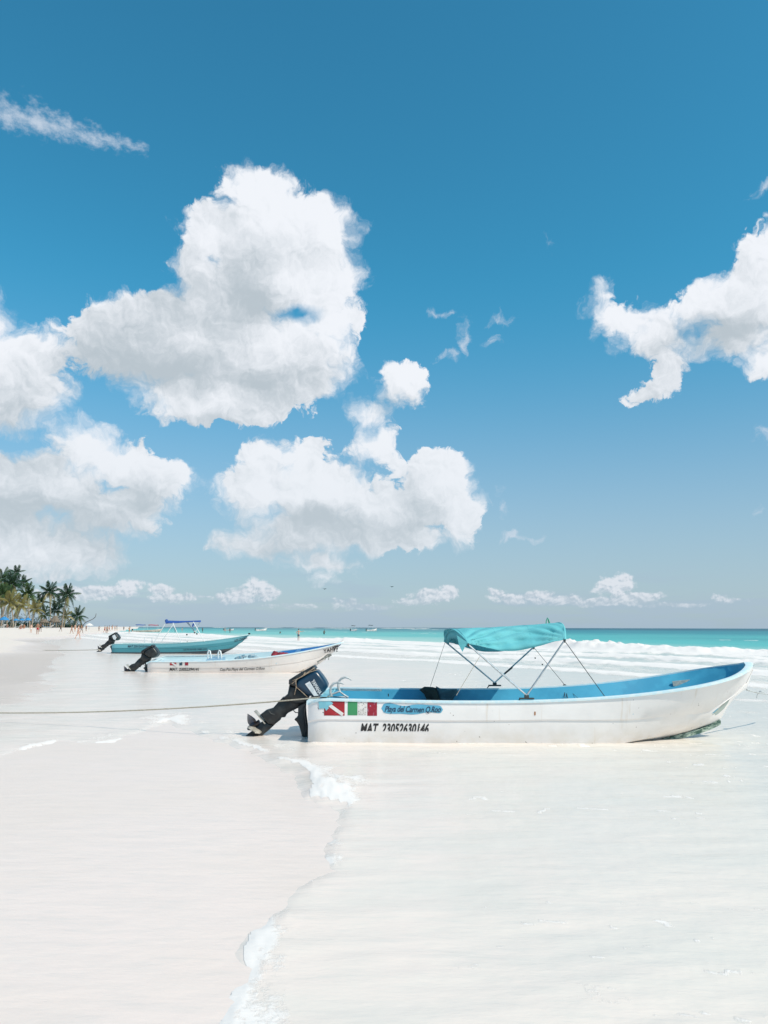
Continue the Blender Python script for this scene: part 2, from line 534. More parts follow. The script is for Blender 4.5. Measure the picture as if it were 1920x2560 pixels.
t.set('Base Color', t.mix(0.06, t.mix(dryness, wet, dry), t.mix(grain, (0.3, 0.25, 0.2), (0.9, 0.86, 0.8))))
t.set('Roughness', t.ramp(dryness, 0, 1, 0.38, 0.9)); t.set('Specular IOR Level', t.ramp(dryness, 0, 1, 0.30, 0.15))
t.bump(t.math('ADD', t.math('MULTIPLY', streak, 0.8), t.math('MULTIPLY', fine, 0.12)), 0.40, 0.035)
SAND = t.mat
X, Y = fan(angles(0.4), grow([(0.4, 30, 1.03), (30, 300, 1.015), (300, 9000, 1.06)]))
Z = sand_z(X, Y)
beach = tag(fan_mesh('beach', X, Y, Z, SAND), kind='structure')
a_ = beach.data.attributes.new('inland', 'FLOAT', 'POINT')
a_.data.foreach_set('value', np.append(inland(X, Y).ravel(), -10).astype(np.float32))

# sea -----------------------------------------------------------------------
X, Y = fan(angles(0.15), grow([(0.4, 20, 1.012), (20, 80, 1.0075), (80, 8500, 1.02)]))
D = np.hypot(X, Y)
S = offshore(X, Y); T = -0.489 * X + 0.872 * Y          # across and along the surf
# the tongue of wet sand that the last wave has left bare, lower left of the picture
LOBE_PX = [(560, 2700), (579, 2533), (600, 2480), (650, 2415), (672, 2360), (683, 2313), (720, 2262), (764, 2209), (800, 2150), (812, 2100), (850, 2050),
           (880, 2010), (800, 1985), (770, 1940), (740, 1905), (690, 1880), (620, 1862), (520, 1835), (470, 1812), (430, 1800), (370, 1822), (290, 1856), (145, 1853), (58, 1874), (-40, 1905)]


def at0(px, py):
    u, v = px - 960, 1280 - py
    y = FPX * math.cos(PITCH) - v * math.sin(PITCH); z = FPX * math.sin(PITCH) + v * math.cos(PITCH)
    d = -EYE / z
    return (u * d, y * d)


LOBE = [at0(*p) for p in LOBE_PX]
LOBE = [(-0.62, -2.0), (-0.60, 1.5)] + LOBE + [(-16, 9.5), (-16, -2)]
near = D < 30
px_, py_ = X[near], Y[near]
wx = px_ + (fbm(px_ * 2.3, py_ * 1.1, 4, 31) - 0.5) * 0.34; wy = py_ + (fbm(px_ * 1.7, py_ * 1.7, 3, 32) - 0.5) * 0.4
dist = np.full(wx.shape, 1e9); inside = np.zeros(wx.shape, bool)
for (ax, ay), (bx, by) in zip(LOBE, LOBE[1:] + LOBE[:1]):
    dx, dy = bx - ax, by - ay
    tt = np.clip(((wx - ax) * dx + (wy - ay) * dy) / (dx * dx + dy * dy + 1e-9), 0, 1)
    dist = np.minimum(dist, np.hypot(wx - ax - tt * dx, wy - ay - tt * dy))
    cr = ((ay > wy) != (by > wy)) & (wx < (bx - ax) * (wy - ay) / (by - ay + 1e-9) + ax)
    inside ^= cr
sd_ = np.where(inside, -dist, dist)                     # + over the water film
SD = np.full(X.shape, 50.0); SD[near] = sd_
FOAM = np.zeros(X.shape); Z = np.zeros(X.shape)
# open water, then the rows of broken waves
far = sst(S, 45, 75)
Z += far * (0.10 * (fbm(S * 0.10 + 3, T * 0.022, 3, 41) - 0.5) * 2 + 0.05 * (fbm(S * 0.55, T * 0.16, 3, 42) - 0.5) * 2) * sst(9000 - D, 0, 8500)
wob = (fbm(T * 0.045, S * 0.0, 3, 51) - 0.5) * 9 + (fbm(T * 0.25, S * 0.02, 3, 52) - 0.5) * 2.2
lum = fbm(S * 1.1, T * 0.8, 5, 61, 0.62); lum2 = fbm(S * 0.35, T * 0.2, 4, 62)
for (s0, amp, wf, wb, fo) in [(41.0, 0.55, 1.3, 3.2, 1.0), (34.0, 0.16, 0.8, 3.0, 0.75), (28.5, 0.13, 0.7, 3.4, 0.85), (23.0, 0.12, 0.6, 2.6, 0.95), (18.0, 0.06, 0.4, 2.0, 0.75)]:
    u = S - (s0 + wob * (0.4 + s0 / 60))
    am = amp * (0.35 + 0.65 * sst(X, -8, 10)) * (0.30 + 1.1 * sst(fbm(T * 0.06, T * 0 + s0, 3, 71), 0.3, 0.7))
    prof = np.where(u < 0, np.exp(-(u / wf) ** 2), np.exp(-(u / wb) ** 2))
    Z += am * prof * (0.75 + 0.6 * lum)
    FOAM = np.maximum(FOAM, fo * np.where(u < 0, np.exp(-(u / (wf * (3.6 if s0 > 40 else 1.6))) ** 2), np.exp(-(u / (wb * 1.15)) ** 2)) * np.where(u > wb * 1.2, 0.6, 1.0))
    # spray lumps on the crest
    Z += am * 1.25 * np.exp(-((u - 0.5) / (wf * 1.1)) ** 2) * (fbm(S * 2.2, T * 1.7, 4, 72, 0.65) - 0.45)
zone = sst(S, 17, 24) * (1 - sst(S, 40, 44))
FOAM = np.maximum(FOAM, zone * (0.28 + 0.34 * lum2))
Z += FOAM * zone * 0.06 * (lum - 0.5)
# shallow wash: ripples a centimetre high and the foam edge of the tongue
calm = 1 - sst(S, 15, 22)
rip = fbm(X * 1.1 + Y * 0.5, Y * 5.0 - X * 0.8, 4, 81, 0.55)
Z += calm * (0.012 * (rip - 0.5) * 2 + 0.022 * (fbm(X * 0.9, Y * 0.35, 2, 82) - 0.5))
flk = fbm(X * 3.2, Y * 9.0, 4, 83, 0.6); flm = sst(fbm(X * 0.5, Y * 0.7, 3, 84), 0.45, 0.65)
FOAM = np.maximum(FOAM, calm * 0.62 * sst(flk, 0.63, 0.72) * (0.25 + 0.75 * flm) * sst(X, -1.5, 1.5))
FOAM = np.maximum(FOAM, calm * 0.40 * sst(fbm(X * 1.0, Y * 2.6, 4, 85, 0.6), 0.56, 0.70) * sst(X, 1, 5))
edge = np.exp(-np.abs(SD - 0.05) / 0.065) * (SD > -0.2)
varf = sst(fbm(X * 1.6, Y * 1.3, 3, 91), 0.28, 0.62)
lump = fbm(X * 26, Y * 26, 4, 92, 0.6)
g1 = at0(838, 1962); heap = np.exp(-(((X - g1[0]) / 0.30) ** 2 + ((Y - g1[1]) / 0.62) ** 2)) * (fbm(X * 5, Y * 4, 3, 93) + 0.5)
g2 = at0(440, 1790); heap2 = np.exp(-(((X - g2[0]) / 0.75) ** 2 + ((Y - g2[1]) / 0.7) ** 2)) * (fbm(X * 2.5, Y * 3, 3, 94) + 0.25)
g3 = at0(1895, 1750); heap3 = np.exp(-(((X - g3[0]) / 1.0) ** 2 + ((Y - g3[1]) / 0.8) ** 2)) * (fbm(X * 2.5, Y * 3, 3, 194) + 0.35)
brk = 0.45 + 1.0 * fbm(X * 13, Y * 9, 3, 133)
ef = 0.85 * np.exp(-np.clip(SD - 0.02, 0, 9) / 0.12) * (SD > -0.02) * (0.35 + 0.65 * varf) * brk + 0.62 * heap * brk + 0.55 * heap2 + 0.6 * heap3
band = np.exp(-((SD - 0.35) / 0.30) ** 2) * sst(fbm(X * 2.2, Y * 1.2, 4, 95), 0.45, 0.75) * 0.5 * (SD > 0)
FOAM = np.maximum(FOAM, np.clip(ef + band, 0, 1) * (D < 30))
Z += np.where(D < 30, (edge * 0.007 * (0.2 + varf) + heap * 0.022 + heap2 * 0.012) * (0.35 + 1.3 * lump), 0)
# edge of the water film drops below the sand on the bare tongue
Z = Z - 0.055 * (1 - sst(SD + 0.10 * (fbm(X * 9, Y * 7, 3, 33) - 0.5), -0.40, 0.16))
hullx = np.clip(X, -0.95, 4.6); dh = np.hypot(X - hullx, (Y - 10.97) * 1.0)
FOAM = np.maximum(FOAM, 0.55 * np.exp(-(dh / 0.10) ** 2) * sst(fbm(X * 3.0, Y * 2.0, 3, 161), 0.42, 0.62))
Z += 0.012 * np.sin(dh * 17 + 2.5 * fbm(X * 1.2, Y * 1.2, 2, 162)) * np.exp(-dh / 0.5)
# foam lines left by the swash
lines = np.abs(fbm(X * 0.55, Y * 1.3, 4, 96) - 0.5) * 2
FOAM = np.maximum(FOAM, 0.32 * (1 - sst(lines, 0.0, 0.05)) * calm * sst(fbm(X * 0.6, Y * 0.5, 2, 97), 0.45, 0.7))
# breakers on the far reef
reef = np.exp(-((S - 430 - 30 * fbm(T * 0.01, T * 0, 2, 98)) / 10) ** 2) * sst(fbm(T * 0.012, T * 0, 3, 99), 0.48, 0.60)
reef2 = np.exp(-((S - 250) / 5) ** 2) * sst(fbm(T * 0.02, T * 0, 3, 100), 0.60, 0.70)
FOAM = np.maximum(FOAM, np.maximum(reef * 1.0, reef2 * 0.8)); Z += reef * 0.9 + reef2 * 0.4
FOAM *= np.where(S > 15, 0.72 + 0.42 * fbm(S * 1.3, T * 1.1, 4, 151, 0.6), 1.0)
caps = sst(fbm(S * 0.30, T * 0.09, 3, 101), 0.72, 0.80) * sst(S, 60, 90) * (1 - sst(S, 120, 200))
FOAM = np.maximum(FOAM, caps * 0.7)

t = NT('sea_water')
pos = t.coord('Object')
st = t.coord('Object', (1, 1, 1), (0, 0, -math.atan2(0.489, 0.872)))   # x: offshore, y: along the surf
q = t.sep(st)
n_big = t.noise(t.coord('Object', (1, 1, 1), (0, 0, -0.51)), 0.035, 4, 0.6)
n_str = t.noise(t.coord('Object', (1.0, 0.28, 1), (0, 0, -0.51)), 0.9, 6, 0.62)
sn = t.math('ADD', q[0], t.math('MULTIPLY', t.math('SUBTRACT', n_big, 0.5), 26))
milk = t.mix(t.ramp(t.sep(pos)[0], -1.0, 4.0), (0.770, 0.662, 0.610), (0.715, 0.660, 0.604))
mot = t.noise(t.coord('Object', (0.5, 1.5, 1), (0, 0, 0.2)), 1.1, 6, 0.62)
milk = t.mix(t.math('MULTIPLY', t.ramp(mot, 0.38, 0.68), 0.5), milk, (0.660, 0.630, 0.585))
milk = t.mix(t.math('MULTIPLY', t.ramp(n_str, 0.35, 0.7), 0.4), milk, (0.66, 0.632, 0.58))
rp = t.noise(t.coord('Object', (0.45, 2.0, 1), (0, 0, 0.2)), 6.5, 6, 0.65)
milk = t.mix(t.math('MULTIPLY', t.ramp(rp, 0.45, 0.75), 0.45), milk, (0.610, 0.590, 0.555))
c1 = t.mix(t.ramp(sn, 14, 34), milk, (0.50, 0.55, 0.525))
c2 = t.mix(t.ramp(sn, 38, 48), c1, (0.34, 0.56, 0.51))
c3 = t.mix(t.ramp(sn, 46, 72), c2, (0.080, 0.44, 0.42))
c4 = t.mix(t.ramp(sn, 75, 230), c3, (0.018, 0.22, 0.26))
c5 = t.mix(t.ramp(sn, 240, 650), c4, (0.007, 0.070, 0.115))
patch = t.noise(t.coord('Object', (1.0, 0.35, 1), (0, 0, -0.51)), 0.025, 5, 0.6)
c5 = t.mix(t.math('MULTIPLY', t.ramp(patch, 0.42, 0.66), t.math('MULTIPLY', t.ramp(sn, 60, 110), 0.55)), c5, (0.018, 0.20, 0.235))
foam = t.attr('foam')
bub = t.noise(pos, 24.0, 6, 0.75); bub2 = t.noise(t.coord('Object', (1.0, 0.45, 1), (0, 0, -0.51)), 1.4, 9, 0.68)
nearf = t.ramp(q[0], 8, 20)
fn = t.math('ADD', t.math('MULTIPLY', bub, t.math('SUBTRACT', 0.62, t.math('MULTIPLY', nearf, 0.27))), t.math('MULTIPLY', bub2, t.math('ADD', 0.38, t.math('MULTIPLY', nearf, 0.27))))
thr = t.math('SUBTRACT', 0.86, t.math('MULTIPLY', foam, 0.72))
fm = t.math('MULTIPLY', t.ramp(fn, t.math('SUBTRACT', thr, 0.10), t.math('ADD', thr, 0.10)), t.ramp(foam, 0.02, 0.15))
t.set('Base Color', t.mix(fm, c5, (0.78, 0.735, 0.71)))
t.set('Roughness', t.ramp(fm, 0, 1, t.ramp(q[0], 14, 30, 0.20, 0.30), 0.75, False)); t.set('Specular IOR Level', t.ramp(q[0], 20, 100, 0.10, 0.07))
t.set('IOR', 1.33)
w1 = t.noise(t.coord('Object', (1.0, 0.45, 1), (0, 0, -0.51)), 1.6, 7, 0.6); w2 = t.noise(t.coord('Object', (0.55, 1.7, 1), (0, 0, 0.25)), 3.2, 6, 0.6)
hh = t.math('ADD', t.math('MULTIPLY', w1, t.ramp(q[0], 20, 70, 0.05, 1.0)), t.math('ADD', t.math('MULTIPLY', w2, t.ramp(q[0], 10, 40, 0.20, 0.1)), t.math('MULTIPLY', fm, t.ramp(nearf, 0, 1, 0.05, 0.25))))
t.bump(hh, 0.55, 0.10)
sea = tag(fan_mesh('sea', X, Y, Z, t.mat), kind='structure')
a_ = sea.data.attributes.new('foam', 'FLOAT', 'POINT')
a_.data.foreach_set('value', np.append(FOAM.ravel(), 0).astype(np.float32))
# ---------------------------------------------------------------- materials for the boats
def hull_paint(name, base, dirt, low=None, low_z=None, edge=None, knuckle=None):
    """painted fibreglass: faint mottling, rust runs, dark specks low at the stern, chips of the old blue along the rail"""
    t = NT(name); v = t.coord('Object'); q = t.sep(v)
    n = t.noise(v, 2.2, 6, 0.6); f = t.noise(v, 34, 6, 0.7)
    c = t.mix(t.ramp(n, 0.35, 0.7), base, tuple(x * 0.93 for x in base))
    if knuckle: c = t.mix(t.ramp(q[2], knuckle - 0.03, knuckle + 0.01), tuple(x * y for x, y in zip(base, knuckle_tone)), c)
    runs = t.noise(t.coord('Object', (7.0, 1, 0.55)), 1.6, 5, 0.6)
    c = t.mix(t.math('MULTIPLY', t.ramp(runs, 0.62, 0.78), 0.42), c, (0.50, 0.36, 0.20))
    lowm = t.math('MULTIPLY', t.ramp(q[2], 0.34, 0.02), t.ramp(t.noise(v, 5, 5), 0.35, 0.7))
    c = t.mix(t.math('MULTIPLY', lowm, dirt * 0.30), c, (0.56, 0.50, 0.40))
    sp = t.math('MULTIPLY', t.ramp(f, 0.63, 0.68), t.math('MULTIPLY', t.ramp(q[2], 0.17, 0.02), t.ramp(q[0], 1.0, 0.05)))
    c = t.mix(t.math('MULTIPLY', sp, dirt), c, (0.10, 0.055, 0.02))
    if edge:
        z2 = t.math('SUBTRACT', q[2], edge[1])
        chip = t.math('MULTIPLY', t.ramp(t.noise(t.coord('Object', (1, 1, 2.2)), 26, 5, 0.7), 0.53, 0.57), t.math('MULTIPLY', t.ramp(z2, 0.0, 0.05), t.ramp(q[0], 3.0, 1.4)))
        c = t.mix(chip, c, edge[0])
    dots = t.math('MULTIPLY', t.ramp(t.noise(v, 17, 2, 0.4), 0.745, 0.765), 1.0)
    c = t.mix(dots, c, (0.12, 0.10, 0.09))
    if low: c = t.mix(t.ramp(q[2], low_z + 0.004, low_z - 0.004), c, low)
    t.set('Base Color', c); t.set('Roughness', t.ramp(n, 0.3, 0.7, 0.32, 0.55)); t.set('Specular IOR Level', 0.4)
    t.bump(t.noise(v, 3.0, 3), 0.10, 0.03)
    return t.mat


knuckle_tone = (0.93, 0.935, 0.91)
CHIP_BLUE = (0.09, 0.38, 0.50)
M_WHITE_HULL = hull_paint('white_hull_paint', (0.80, 0.785, 0.785), 1.0, edge=(CHIP_BLUE, 0.53))
M_WHITE_HULL2 = hull_paint('white_hull_paint_far', (0.73, 0.705, 0.69), 0.25)
M_TEAL_HULL = hull_paint('teal_hull_paint', (0.095, 0.40, 0.42), 0.2, (0.012, 0.022, 0.035), 0.10)
M_TEAL_LIGHT = pmat('pale_teal_paint', (0.25, 0.55, 0.56), (0.20, 0.49, 0.51), 5, 0.4)
M_BLUE_IN = pmat('blue_inside_paint', (0.070, 0.37, 0.545), (0.050, 0.30, 0.47), 2.4, 0.5, bump=0.15, bscale=9)
M_BLUE_FLOOR = pmat('blue_floor_paint', (0.14, 0.46, 0.60), (0.11, 0.38, 0.52), 4, 0.6)
M_RAIL = pmat('pale_blue_rail', (0.52, 0.68, 0.74), (0.62, 0.71, 0.73), 14, 0.45, lo=0.45, hi=0.62)
M_RAIL2 = pmat('white_rail', (0.66, 0.70, 0.70), (0.60, 0.66, 0.68), 8, 0.45)
M_BLUE_DEEP = pmat('deep_blue_inside', (0.05, 0.20, 0.42), (0.04, 0.16, 0.36), 4, 0.5)
M_PALE_IN = pmat('pale_inside', (0.50, 0.62, 0.66), (0.42, 0.56, 0.62), 4, 0.5)
M_STEEL = pmat('stainless_tube', (0.62, 0.64, 0.66), (0.45, 0.47, 0.48), 20, 0.28, 0.85)
M_BOW_SHADE = pmat('painted_bow_shade', (0.34, 0.40, 0.38), (0.25, 0.33, 0.30), 6, 0.6)  # shade on the bow's underside, given as a colour
t = NT('algae_keel'); v = t.coord('Object', (1, 1, 2.0)); n_ = t.noise(v, 11, 6, 0.7)
t.set('Base Color', t.mix(t.ramp(n_, 0.40, 0.60), (0.025, 0.075, 0.060), (0.33, 0.42, 0.36))); t.set('Roughness', 0.6); M_ALGAE = t.mat
M_BLACK = pmat('engine_black', (0.008, 0.010, 0.012), (0.022, 0.026, 0.028), 10, 0.38, bump=0.2, bscale=30, bdist=0.004)
M_GREY_ENG = pmat('engine_grey', (0.040, 0.048, 0.052), (0.020, 0.024, 0.027), 10, 0.45, bump=0.2, bscale=30, bdist=0.004)
t = NT('engine_navy'); v = t.coord('Object')
scr = t.noise(t.coord('Object', (1, 1, 1), (0, 0.9, 0)), 30, 7, 0.75)
t.set('Base Color', t.mix(t.ramp(scr, 0.70, 0.76), t.mix(t.ramp(t.noise(v, 4, 4), 0.35, 0.65), (0.006, 0.028, 0.060), (0.010, 0.045, 0.085)), (0.28, 0.30, 0.28)))
t.set('Roughness', 0.30); M_NAVY = t.mat
M_STICKER = pmat('worn_white_sticker', (0.66, 0.68, 0.70), (0.50, 0.54, 0.57), 22, 0.5)
M_LETTER_W = pmat('white_lettering', (0.72, 0.72, 0.72), (0.6, 0.62, 0.64), 30, 0.5)
M_LETTER_K = pmat('black_lettering', (0.018, 0.018, 0.02), (0.05, 0.05, 0.055), 40, 0.5)
M_PROP = pmat('worn_propeller_alloy', (0.52, 0.50, 0.45), (0.36, 0.34, 0.30), 12, 0.45, 0.3)
M_PROP_DK = pmat('dark_propeller_blade', (0.012, 0.03, 0.07), (0.03, 0.02, 0.02), 12, 0.3)
M_ROPE = pmat('tan_rope', (0.50, 0.46, 0.38), (0.34, 0.30, 0.23), 60, 0.8)
M_ROPE_DK = pmat('dark_cord', (0.02, 0.03, 0.035), (0.05, 0.06, 0.06), 30, 0.7)
M_TRANSOM_SHADE = pmat('painted_transom_shade', (0.015, 0.035, 0.035), (0.04, 0.07, 0.07), 9, 0.5)  # dark tone standing in for shade low on the transom
M_GALV = pmat('galvanised_rod', (0.55, 0.57, 0.57), (0.42, 0.44, 0.44), 15, 0.5, 0.25)
M_RUST = pmat('rusty_patch', (0.45, 0.20, 0.08), (0.20, 0.10, 0.05), 25, 0.8)


def worn(name, c, chip, amount=0.60, scale=16, rough=0.5):
    t = NT(name); v = t.coord('Object')
    t.set('Base Color', t.mix(t.ramp(t.noise(v, scale, 7, 0.72), amount, amount + 0.04), t.mix(t.ramp(t.noise(v, 3, 3), 0.4, 0.6), c, tuple(x * 0.8 for x in c)), chip))
    t.set('Roughness', rough); return t.mat


M_RED = worn('worn_red_paint', (0.36, 0.012, 0.022), (0.62, 0.50, 0.50), 0.63)
M_RED2 = worn('worn_crimson_paint', (0.30, 0.010, 0.030), (0.45, 0.40, 0.55), 0.60, 20)
M_GREEN = worn('worn_green_paint', (0.040, 0.26, 0.105), (0.30, 0.45, 0.38), 0.66)
M_EMBLEM = worn('faded_emblem', (0.70, 0.68, 0.66), (0.10, 0.11, 0.11), 0.55, 48)
M_PLAQUE = worn('worn_sky_blue_paint', (0.10, 0.38, 0.56), (0.45, 0.60, 0.66), 0.66, 14)
M_SMEAR = worn('blue_overpaint', (0.22, 0.56, 0.68), (0.60, 0.68, 0.69), 0.66, 18)
M_SCRIPT = worn('worn_dark_script', (0.012, 0.045, 0.10), (0.12, 0.38, 0.54), 0.62, 26)
M_TEXTW = worn('worn_black_text', (0.020, 0.020, 0.022), (0.68, 0.66, 0.64), 0.66, 24)
from mathutils.bvhtree import BVHTree


def lerp(a, b, t): return a + (b - a) * t


def make_hull(root, sp):
    """a panga: stations swept from the transom (x = 0) to the stem. Returns the outer skin for placing decals."""
    L = sp['L']; n = sp.get('n', 56)
    ts = [0, 0.004, 0.010, 0.02, 0.035] + [0.035 + (1 - 0.035) * k / n for k in range(1, n + 1)]
    stemX, stemZ = sp['stemX'], sp['stemZ']            # keel and stem profile against t
    def fn(key, t):
        xs, ys = zip(*sp[key]); return float(np.interp(t, xs, ys))
    def half(t):
        b = sp['B'] * (1 - max(0.0, (t - sp['bt']) / (1 - sp['bt'])) ** sp['pb']) * (0.93 + 0.07 * min(1, t / 0.3))
        return max(b, 0.0)
    rnd = lambda t: 1 - 0.10 * (1 - min(1, t / 0.035)) ** 2.2
    def sheer(t, y): return sp['h0'] + sp['h1'] * t ** sp['ph'] - 0.017 * L * t * sp.get('tilt', 1) + 0.021 * y * sp.get('tilt', 1)
    rows = []
    for t in ts:
        rr = rnd(t); b = half(t) * rr
        G = []
        for sg in (-1, 1):
            h = sheer(t, sg * b) - (0.07 * (1 - min(1, t / 0.03)) ** 2)
            cX, cY, cZ = fn('chX', t), fn('chY', t) * rr, fn('chZ', t)
            kX, kZ = fn('stemX', t), fn('stemZ', t)
            kn = fn('kn', t)                           # where the knuckle sits between rail (0) and chine (1)
            so_ = -sp.get('stern', 0.0) * (1 - min(1, t / 0.12)) ** 2
            g = Vector((L * t + so_, sg * b, h)); cX += so_; kX += so_; c = Vector((cX, sg * cY, cZ)); k = Vector((kX, 0, kZ))
            K = g.lerp(c, kn); K.y = sg * (abs(lerp(g.y, c.y, kn)) + 0.035 * math.sin(math.pi * min(1, kn * 1.6)) * min(1, abs(g.y) * 3))
            pts = [g, g.lerp(K, 0.5) + Vector((0, sg * 0.006, 0)), K, K.lerp(c, 0.06) + Vector((0, -sg * 0.012, 0)), K.lerp(c, 0.5) + Vector((0, sg * 0.012, 0)), c, c.lerp(k, 0.5) + Vector((0, 0, -0.01)), k]
            G.append(pts)
        rows.append(G[0] + G[1][::-1][1:])
    m = len(rows[0]); vs = [v for r in rows for v in r]; fs = []
    for i in range(len(rows) - 1):
        for j in range(m - 1): fs.append((i * m + j, i * m + j + 1, (i + 1) * m + j + 1, (i + 1) * m + j))
    fs.append(tuple(range(m)))
    hull = mesh_obj('hull', vs, fs, sp['hull_mat'], root, 24)
    bvh = BVHTree.FromPolygons([tuple(v) for v in vs], fs)
    # inside skin, rail and floor
    IN = []; RL = []
    w = sp.get('rail', 0.055)
    fl = sp['floor']
    for t in ts:
        b = half(t) * rnd(t)
        x = L * t - (w * 1.1 * max(0, (t - 0.9) / 0.1) if t > 0.9 else 0) + (w if t == 0 else 0)
        row = []; rail = []
        for sg in (-1, 1):
            bi = max(0.0, b - w); h = sheer(t, sg * b) - (0.07 * (1 - min(1, t / 0.03)) ** 2)
            f = max(fl, lerp(fl, h - 0.1, max(0, (t - 0.93) / 0.07)))
            xi = min(x, L - 0.12)
            def inw(z, yo):
                hit = bvh.ray_cast(Vector((min(max(xi, 0.12), L - 0.14), sg * 4.0, z)), Vector((0, -sg, 0)))[0]
                return 0.0 if hit is None else min(yo, max(0.0, sg * hit.y - 0.045))
            if t > 0.80:      # the floor climbs with the stem
                while f < h - 0.12:
                    if inw(f, 9) > 0.02: break
                    f += 0.02
            zm = lerp(h, f, 0.5)
            row.append([Vector((xi, sg * bi, h + 0.004)), Vector((xi, sg * inw(zm, bi), zm)), Vector((xi, sg * inw(f, bi), f))])
            o_ = Vector((L * t + 0.012 * t - sp.get('stern', 0.0) * (1 - min(1, t / 0.12)) ** 2, sg * (b + 0.014), h)); i_ = Vector((xi, sg * bi, h))
            rail.append([o_ + Vector((0, 0, -0.012)), o_ + Vector((0, 0, 0.012)), o_.lerp(i_, 0.25) + Vector((0, 0, 0.022)), i_ + Vector((0, 0, 0.022)), i_ + Vector((0, 0, -0.03))])
        IN.append(row[0] + row[1][::-1]); RL.append(rail)
    m = 6; vs = [v for r in IN for v in r]
    fs = [(i * m + j, (i + 1) * m + j, (i + 1) * m + j + 1, i * m + j + 1) for i in range(len(IN) - 1) for j in (0, 1, 3, 4)]
    o = mesh_obj('inner_side', vs, fs, sp['in_mat'], root, 50)
    fs2 = [(i * m + 2, (i + 1) * m + 2, (i + 1) * m + 3, i * m + 3) for i in range(len(IN) - 1)] + [(0, 1, 4, 5), (1, 2, 3, 4)]
    mesh_obj('boat_floor', vs, fs2, sp['floor_mat'], root, None)
    for k in (0, 1):
        vs = [v for r in RL for v in r[k]]; fs = [(i * 5 + j, i * 5 + (j + 1) % 5, (i + 1) * 5 + (j + 1) % 5, (i + 1) * 5 + j) for i in range(len(RL) - 1) for j in range(5)]
        fs += [(0, 1, 2, 3, 4), tuple((len(RL) - 1) * 5 + j for j in range(5))]
        rb = MB(); rb.add(vs, fs); rb.build('gunwale_rail', sp['rail_mat'], root, 35)
    b0 = half(0) * 0.9; h0 = sheer(0, 0) - 0.07
    MB().box((0.03 - sp.get('stern', 0.0) * 0.7, 0, h0 + 0.004), (0.15, b0 * 2 + 0.02, 0.05)).build('transom_rail', sp['rail_mat'], root)
    for xt in sp.get('thwarts', ()):
        t = xt / L; b = half(t) - w - 0.01; z = sheer(t, 0) - 0.24
        MB().box((xt, 0, z), (0.26, b * 2 * 0.985, 0.045)).build('thwart', sp['floor_mat'], root)
    return bvh, sheer, half


def on_skin(bvh, x, z, side=-1, off=0.004, fallback=0.7):
    hit, nrm, _, _ = bvh.ray_cast(Vector((x, side * 4.0, z)), Vector((0, -side, 0)))
    if hit is None: return Vector((x, side * fallback, z))
    return hit + Vector((0, side * off, 0))


def decal(name, poly_grid, mat, root, bvh, off=0.004, label=None):
    """poly_grid: list of rows of (x, z), laid on the hull"""
    vs = [on_skin(bvh, x, z, -1, off) for r in poly_grid for x, z in r]; m = len(poly_grid[0])
    fs = [(i * m + j, i * m + j + 1, (i + 1) * m + j + 1, (i + 1) * m + j) for i in range(len(poly_grid) - 1) for j in range(m - 1)]
    o = mesh_obj(name, vs, fs, mat, root, None)
    if label: o['label'] = label
    return o


def rect_grid(x0, x1, z0, z1, nx=8, nz=5, skew=0.0):
    return [[(lerp(x0, x1, i / nx) + skew * (j / nz), lerp(z0, z1, j / nz)) for i in range(nx + 1)] for j in range(nz + 1)]


def text_mesh(txt, shear=0.0, bold=0.0, spacing=1.0):
    cu = bpy.data.curves.new('text', 'FONT'); cu.body = txt; cu.shear = shear; cu.offset = bold; cu.space_character = spacing
    cu.resolution_u = 3
    ob = bpy.data.objects.new('text', cu); COL.objects.link(ob)
    dg = bpy.context.evaluated_depsgraph_get(); dg.update()
    me = bpy.data.meshes.new_from_object(ob.evaluated_get(dg))
    bpy.data.objects.remove(ob)
    bm = bmesh.new(); bm.from_mesh(me); bpy.data.meshes.remove(me)
    for v in bm.verts:                      # the thickened outline can throw a spike: pull it back to its neighbours
        if v.co.y > 0.85 or v.co.y < -0.35:
            nb_ = [e.other_vert(v).co for e in v.link_edges if -0.35 <= e.other_vert(v).co.y <= 0.85]
            if nb_: v.co = sum(nb_, Vector()) / len(nb_)
    bmesh.ops.triangulate(bm, faces=bm.faces)
    return bm


def put_text(name, txt, mapf, width, height, mat, parent, shear=0.0, bold=0.0, spacing=1.0, cut=None):
    """lettering as a thin raised mesh; mapf turns (u, v) in metres along / up the line into a point"""
    bm = text_mesh(txt, shear, bold, spacing)
    if cut is not None:
        hi = max(v.co.y for v in bm.verts)
        bmesh.ops.bisect_plane(bm, geom=bm.verts[:] + bm.edges[:] + bm.faces[:], plane_co=(0, cut * hi, 0), plane_no=(0.0, -1, 0), clear_outer=True)
    xs = [v.co.x for v in bm.verts]; x0, x1 = min(xs), max(xs)
    cap = 0.69
    for v in bm.verts: v.co = mapf((v.co.x - x0) / (x1 - x0) * width, v.co.y / cap * height)
    me = bpy.data.meshes.new(name); bm.to_mesh(me); bm.free(); me.materials.append(mat)
    return link(bpy.data.objects.new(name, me), parent)


# ---------------------------------------------------------------- the near boat
MX, MY, ML = -0.975, 11.695, 6.477
def loc(px, py, y=0.0):
    """a pixel as a point of the near boat, y metres beyond its centre line"""
    p = at(px, py, MY + y); return Vector((p.x - MX, y, p.z))


